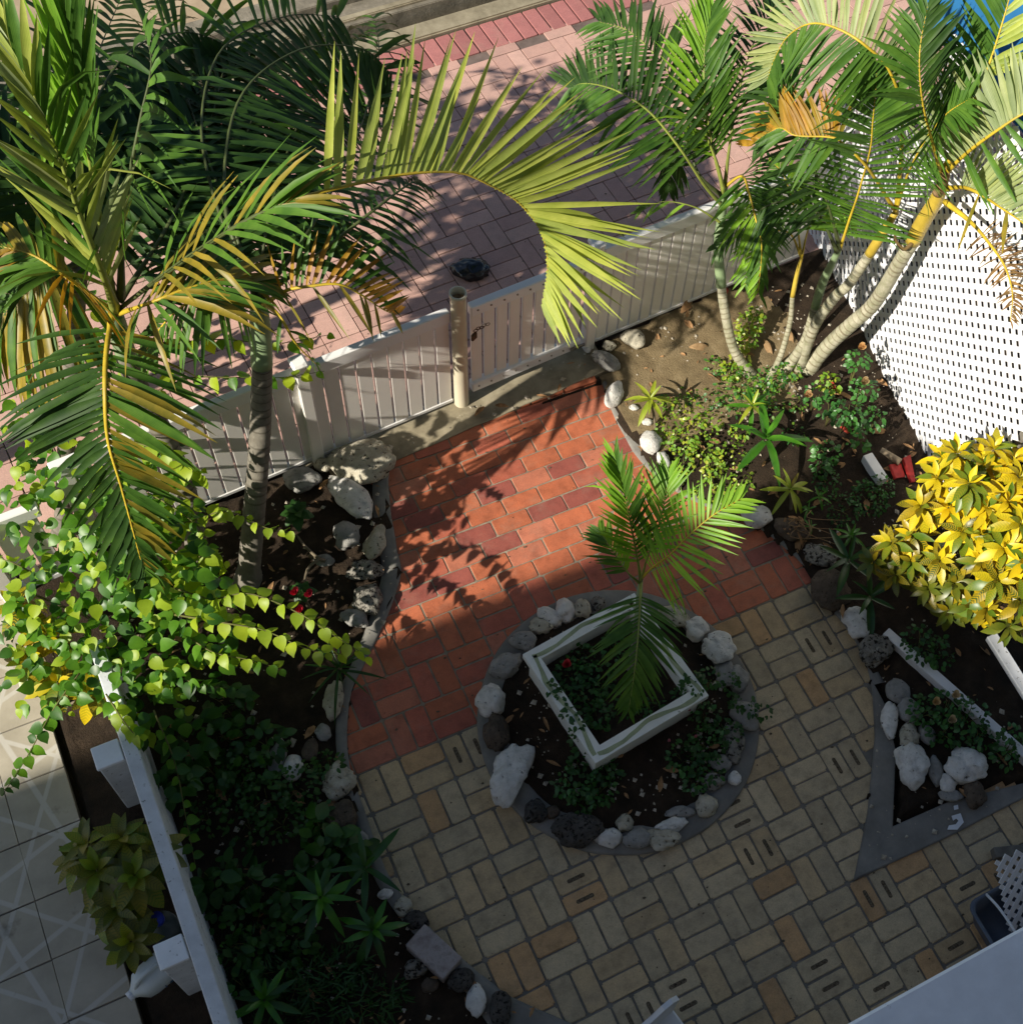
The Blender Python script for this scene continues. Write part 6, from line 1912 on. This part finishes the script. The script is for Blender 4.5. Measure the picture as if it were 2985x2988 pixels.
# pale litter on the concrete border
P = D2([(1795, 1540), (1812, 1535), (1818, 1552), (1806, 1566), (1787, 1566), (1790, 1558), (1803, 1556), (1808, 1549), (1804, 1545), (1798, 1549)], .024)
cc = sum(P, Vector()) / len(P)
o = prism('paper_scrap', [p - cc for p in P], 0, .003, MT['plastic_white']); o.location = cc
tag(o, 'hook-shaped white scrap lying on the concrete border', 'scrap')
P = D2([(1799, 1521), (1807, 1519), (1808, 1527), (1800, 1529)], .024)
cc = sum(P, Vector()) / len(P)
o = prism('paper_scrap', [p - cc for p in P], 0, .003, MT['plastic_white']); o.location = cc
tag(o, 'tiny square white scrap above the hook-shaped one', 'scrap')

# white jug and bottle in the trough
jg = empty('plastic_jug', at(300, 1832, .27), 'translucent white plastic jug with handle beside the white wall', 'jug', rz=.35)
bm = bmesh.new()
prof = [(0, 0.062), (.02, .075), (.16, .075), (.20, .066), (.235, .03), (.25, .022)]
seg = 20
rows = []
for x, r in prof:
    rows.append([bm.verts.new((-x + .10, math.copysign(abs(math.cos(2 * math.pi * k / seg)) ** .6, math.cos(2 * math.pi * k / seg)) * r, math.copysign(abs(math.sin(2 * math.pi * k / seg)) ** .6, math.sin(2 * math.pi * k / seg)) * r)) for k in range(seg)])
for q in range(len(rows) - 1):
    for k in range(seg):
        bm.faces.new((rows[q][k], rows[q][(k + 1) % seg], rows[q + 1][(k + 1) % seg], rows[q + 1][k]))
bm.faces.new(rows[0]); bm.faces.new(rows[-1])
bmesh.ops.recalc_face_normals(bm, faces=bm.faces[:])
bm_obj('jug_body', bm, MT['plastic_jug'], jg, True)
me_obj('cap', *tube_data([Vector((-.145, 0, 0)), Vector((-.172, 0, 0))], .024, 14), MT['plastic_white'], jg, True)
me_obj('handle', *tube_data(spline([(-.12, 0, .03), (-.09, 0, .095), (0.0, 0, .10), (.03, 0, .07)], 10), .012, 8), MT['plastic_jug'], jg, True)
for k, (x, y, sx, sy) in enumerate(((.02, -.078, .035, .02), (.045, -.078, .012, .04), (-.02, -.078, .006, .03), (.01, -.078, .006, .012))):
    box('print', (x, y + .001, -.02), (sx, .002, sy), MT['print_blue'], jg)
bt = empty('water_bottle', at(322, 1765, .0), 'large clear bottle with blue cap standing between croton and jug', 'bottle')
bm = bmesh.new()
prof = [(.07, 0), (.075, .02), (.075, .2), (.06, .25), (.03, .28), (.03, .31)]
rows = [[bm.verts.new((r * math.cos(2 * math.pi * k / 18), r * math.sin(2 * math.pi * k / 18), z)) for k in range(18)] for r, z in prof]
for q in range(len(rows) - 1):
    for k in range(18):
        bm.faces.new((rows[q][k], rows[q][(k + 1) % 18], rows[q + 1][(k + 1) % 18], rows[q + 1][k]))
bm_obj('bottle_body', bm, mat_plain('bottle_clear', (0.10, 0.13, 0.14), 0.15, 0.6, 0.1), bt, True)
me_obj('cap', *tube_data([Vector((0, 0, .30)), Vector((0, 0, .34))], .034, 16), MT['plastic_blue'], bt, True)

# basin with handle, lattice trough and handle bar at lower right
bs = empty('plastic_basin', at(1895, 1760, 0), 'dark grey plastic basin with wire handle beside the balcony ledge', 'basin')
bm = bmesh.new()
bw, bl = .17, .20
def rrect(w_, l_, z, r=.06, n=5):
    out = []
    for cx_, cy_, a0 in ((w_ - r, l_ - r, 0), (-w_ + r, l_ - r, 90), (-w_ + r, -l_ + r, 180), (w_ - r, -l_ + r, 270)):
        for k in range(n):
            a = math.radians(a0 + 90 * k / (n - 1))
            out.append((cx_ + r * math.cos(a), cy_ + r * math.sin(a), z))
    return out
lv = [rrect(.13, .16, 0), rrect(.165, .195, .16), rrect(.18, .21, .165), rrect(.18, .21, .175), rrect(.16, .19, .172), rrect(.125, .155, .015)]
rows = [[bm.verts.new(p) for p in r] for r in lv]
for q in range(len(rows) - 1):
    n_ = len(rows[q])
    for k in range(n_):
        bm.faces.new((rows[q][k], rows[q][(k + 1) % n_], rows[q + 1][(k + 1) % n_], rows[q + 1][k]))
bm.faces.new(rows[-1])
bmesh.ops.recalc_face_normals(bm, faces=bm.faces[:])
bm_obj('tub', bm, MT['plastic_grey'], bs, True)
me_obj('handle', *tube_data(spline([(-.05, .20, .17), (-.06, .10, .24), (-.06, -.05, .25), (-.05, -.2, .17)], 12), .008, 6), MT['plastic_white'], bs, True)
l3o = at(1878, 1622, .30)
l3 = lattice('lattice_trellis', 0, .55, .0, .42, 'small white diamond trellis at the right edge above the basin', l3o, Vector((1, 0, 0)), .05, .026, .006, front=Vector((0, -1, 0)))
l3.rotation_euler = (math.radians(128), 0, math.radians(-6))
box('stake', (.12, .2, -.05), (.03, .03, .5), MT['wood_grey'], l3, 0, .003)
wp = at(1905, 1622, .02)
o = box('weathered_plank', (0, 0, .03), (.5, .06, .06), MT['wood_grey'], None, -.35, .004); o.location = (wp.x + .16, wp.y - .02, .0)
tag(o, 'weathered grey plank behind the small white trellis', 'plank')
hp = at(1895, 1686, .03)
o = me_obj('rubber_grip', *tube_data([Vector((-.04, -.012, 0)), Vector((.04, .012, 0))], .012, 12), MT['plastic_black'], None, True, (hp.x, hp.y, .014))
tag(o, 'short black rubber grip lying on the beige bricks by the basin', 'grip')

# white plastic chair whose back shows at the bottom edge
chx = at(1215, 1925, .80)
cx_ = empty('plastic_chair', (chx.x, chx.y, 0), 'white plastic chair whose notched back shows at the bottom edge', 'chair', rz=.2)
bm = bmesh.new()
pts = [(-.20, .42), (-.20, .72), (-.15, .80), (-.10, .80), (-.05, .75), (0, .72), (.05, .75), (.10, .80), (.15, .80), (.20, .72), (.20, .42)]
fr_ = [bm.verts.new((x, 0, z)) for x, z in pts]
bk_ = [bm.verts.new((x, -.025, z)) for x, z in pts]
bm.faces.new(fr_); bm.faces.new(list(reversed(bk_)))
for k in range(len(pts)):
    k2 = (k + 1) % len(pts)
    bm.faces.new((fr_[k2], fr_[k], bk_[k], bk_[k2]))
bmesh.ops.triangulate(bm, faces=[f for f in bm.faces if len(f.verts) > 4])
bm_obj('backrest', bm, MT['plastic_white'], cx_)
box('seat', (0, -.22, .42), (.42, .42, .03), MT['plastic_white'], cx_, 0, .01)
for sx in (-1, 1):
    for yy in (-.01, -.42):
        box('leg', (sx * .19, yy, .205), (.04, .04, .40), MT['plastic_white'], cx_, 0, .006)

# crumbs, seeds and leaf bits blown over the bricks
random.seed(404)
pv, pf = [], []
cnt = 0
while cnt < 420:
    x, y = random.uniform(-2.2, 1.6), random.uniform(-1.7, 4.9)
    if y < 2.6 and not bool(inside(x, y, pave_poly)): continue
    if fence_y(x) - .1 < y < fence_y(x) + .1: continue
    r = random.choice((.003, .004, .005, .007, .010))
    a = random.uniform(0, 6.28)
    b = len(pv)
    for k in range(5):
        th = a + k * 1.2566
        pv.append((x + math.cos(th) * r * random.uniform(.5, 1.4), y + math.sin(th) * r * random.uniform(.4, 1), .003 + random.uniform(0, .003)))
    pf.append(tuple(range(b, b + 5)))
    cnt += 1
tag(me_obj('leaf_crumbs', pv, pf, MT['stamp']), 'dark crumbs and leaf bits scattered over the bricks', 'debris', kind='stuff')

# dead leaf litter in the beds
random.seed(505)
pv, pf = [], []
cnt = 0
while cnt < 420:
    x, y = random.uniform(-3.0, 2.0), random.uniform(-1.4, 2.85)
    rr = (Vector((x, y, 0)) - RC).length
    if bool(inside(x, y, pave_poly)) and rr > RR - .2: continue
    if bool(inside(x, y, [(q.x, q.y) for q in wedge_d])): continue
    if y > fence_y(x) - .06 or (abs(x - pc.x) < .36 and abs(y - pc.y) < .36): continue
    a = random.uniform(0, 6.28)
    L_ = random.choice((.02, .03, .04, .06, .09))
    leaf_strip(Vector((x, y, .07 if rr < RR else .045)), Vector((math.cos(a), math.sin(a), random.uniform(-.1, .25))), Vector((random.uniform(-.5, .5), random.uniform(-.5, .5), 1)).normalized(), L_, L_ * random.uniform(.2, .5), .3, .4, 3, random.uniform(-.5, .5), pv, pf, prof=(.3, 1, .8, .05))
    cnt += 1
tag(me_obj('leaf_litter', pv, pf, MT['dry_leaf']), 'brown dead leaf litter strewn over the garden soil', 'litter', kind='stuff')

# leafy street tree standing just left of the view: its dappled shade falls on the street
random.seed(606)
tr = Bush('street_tree', (-4.5, 3.3, 0), 'leafy street tree just beyond the left edge, dappling the pink street', 'tree', limit=0)
tk = tr.stem_part([Vector((-4.5, 3.3, 0)), Vector((-4.45, 3.25, 1.2)), Vector((-4.3, 3.2, 2.4)), Vector((-4.2, 3.2, 3.2))], .09, .04, 'bark', 14, 'trunk')
for (dx, dy, dz, r, n) in ((0, 0, .1, .55, 130), (.6, .25, .0, .42, 80), (-.5, .35, .1, .5, 90), (.3, -.5, .2, .45, 80), (-.6, -.4, .0, .45, 80), (.75, .75, -.3, .4, 70), (.2, .8, .2, .45, 80), (0, .3, .6, .45, 70), (.8, -.2, -.4, .35, 60), (-.2, 1.1, -.1, .4, 60)):
    c = Vector((-4.25 + dx, 3.2 + dy, 3.2 + dz))
    tr.stem([Vector((-4.3, 3.2, 2.4)), (Vector((-4.3, 3.2, 2.6)) + c) / 2, c], .025, .008, 8, 5)
    tr.blob(c, r, n, .13, ['vine_leaf', 'vine_dark'], 'oval', .7)
tr.finish('bark')
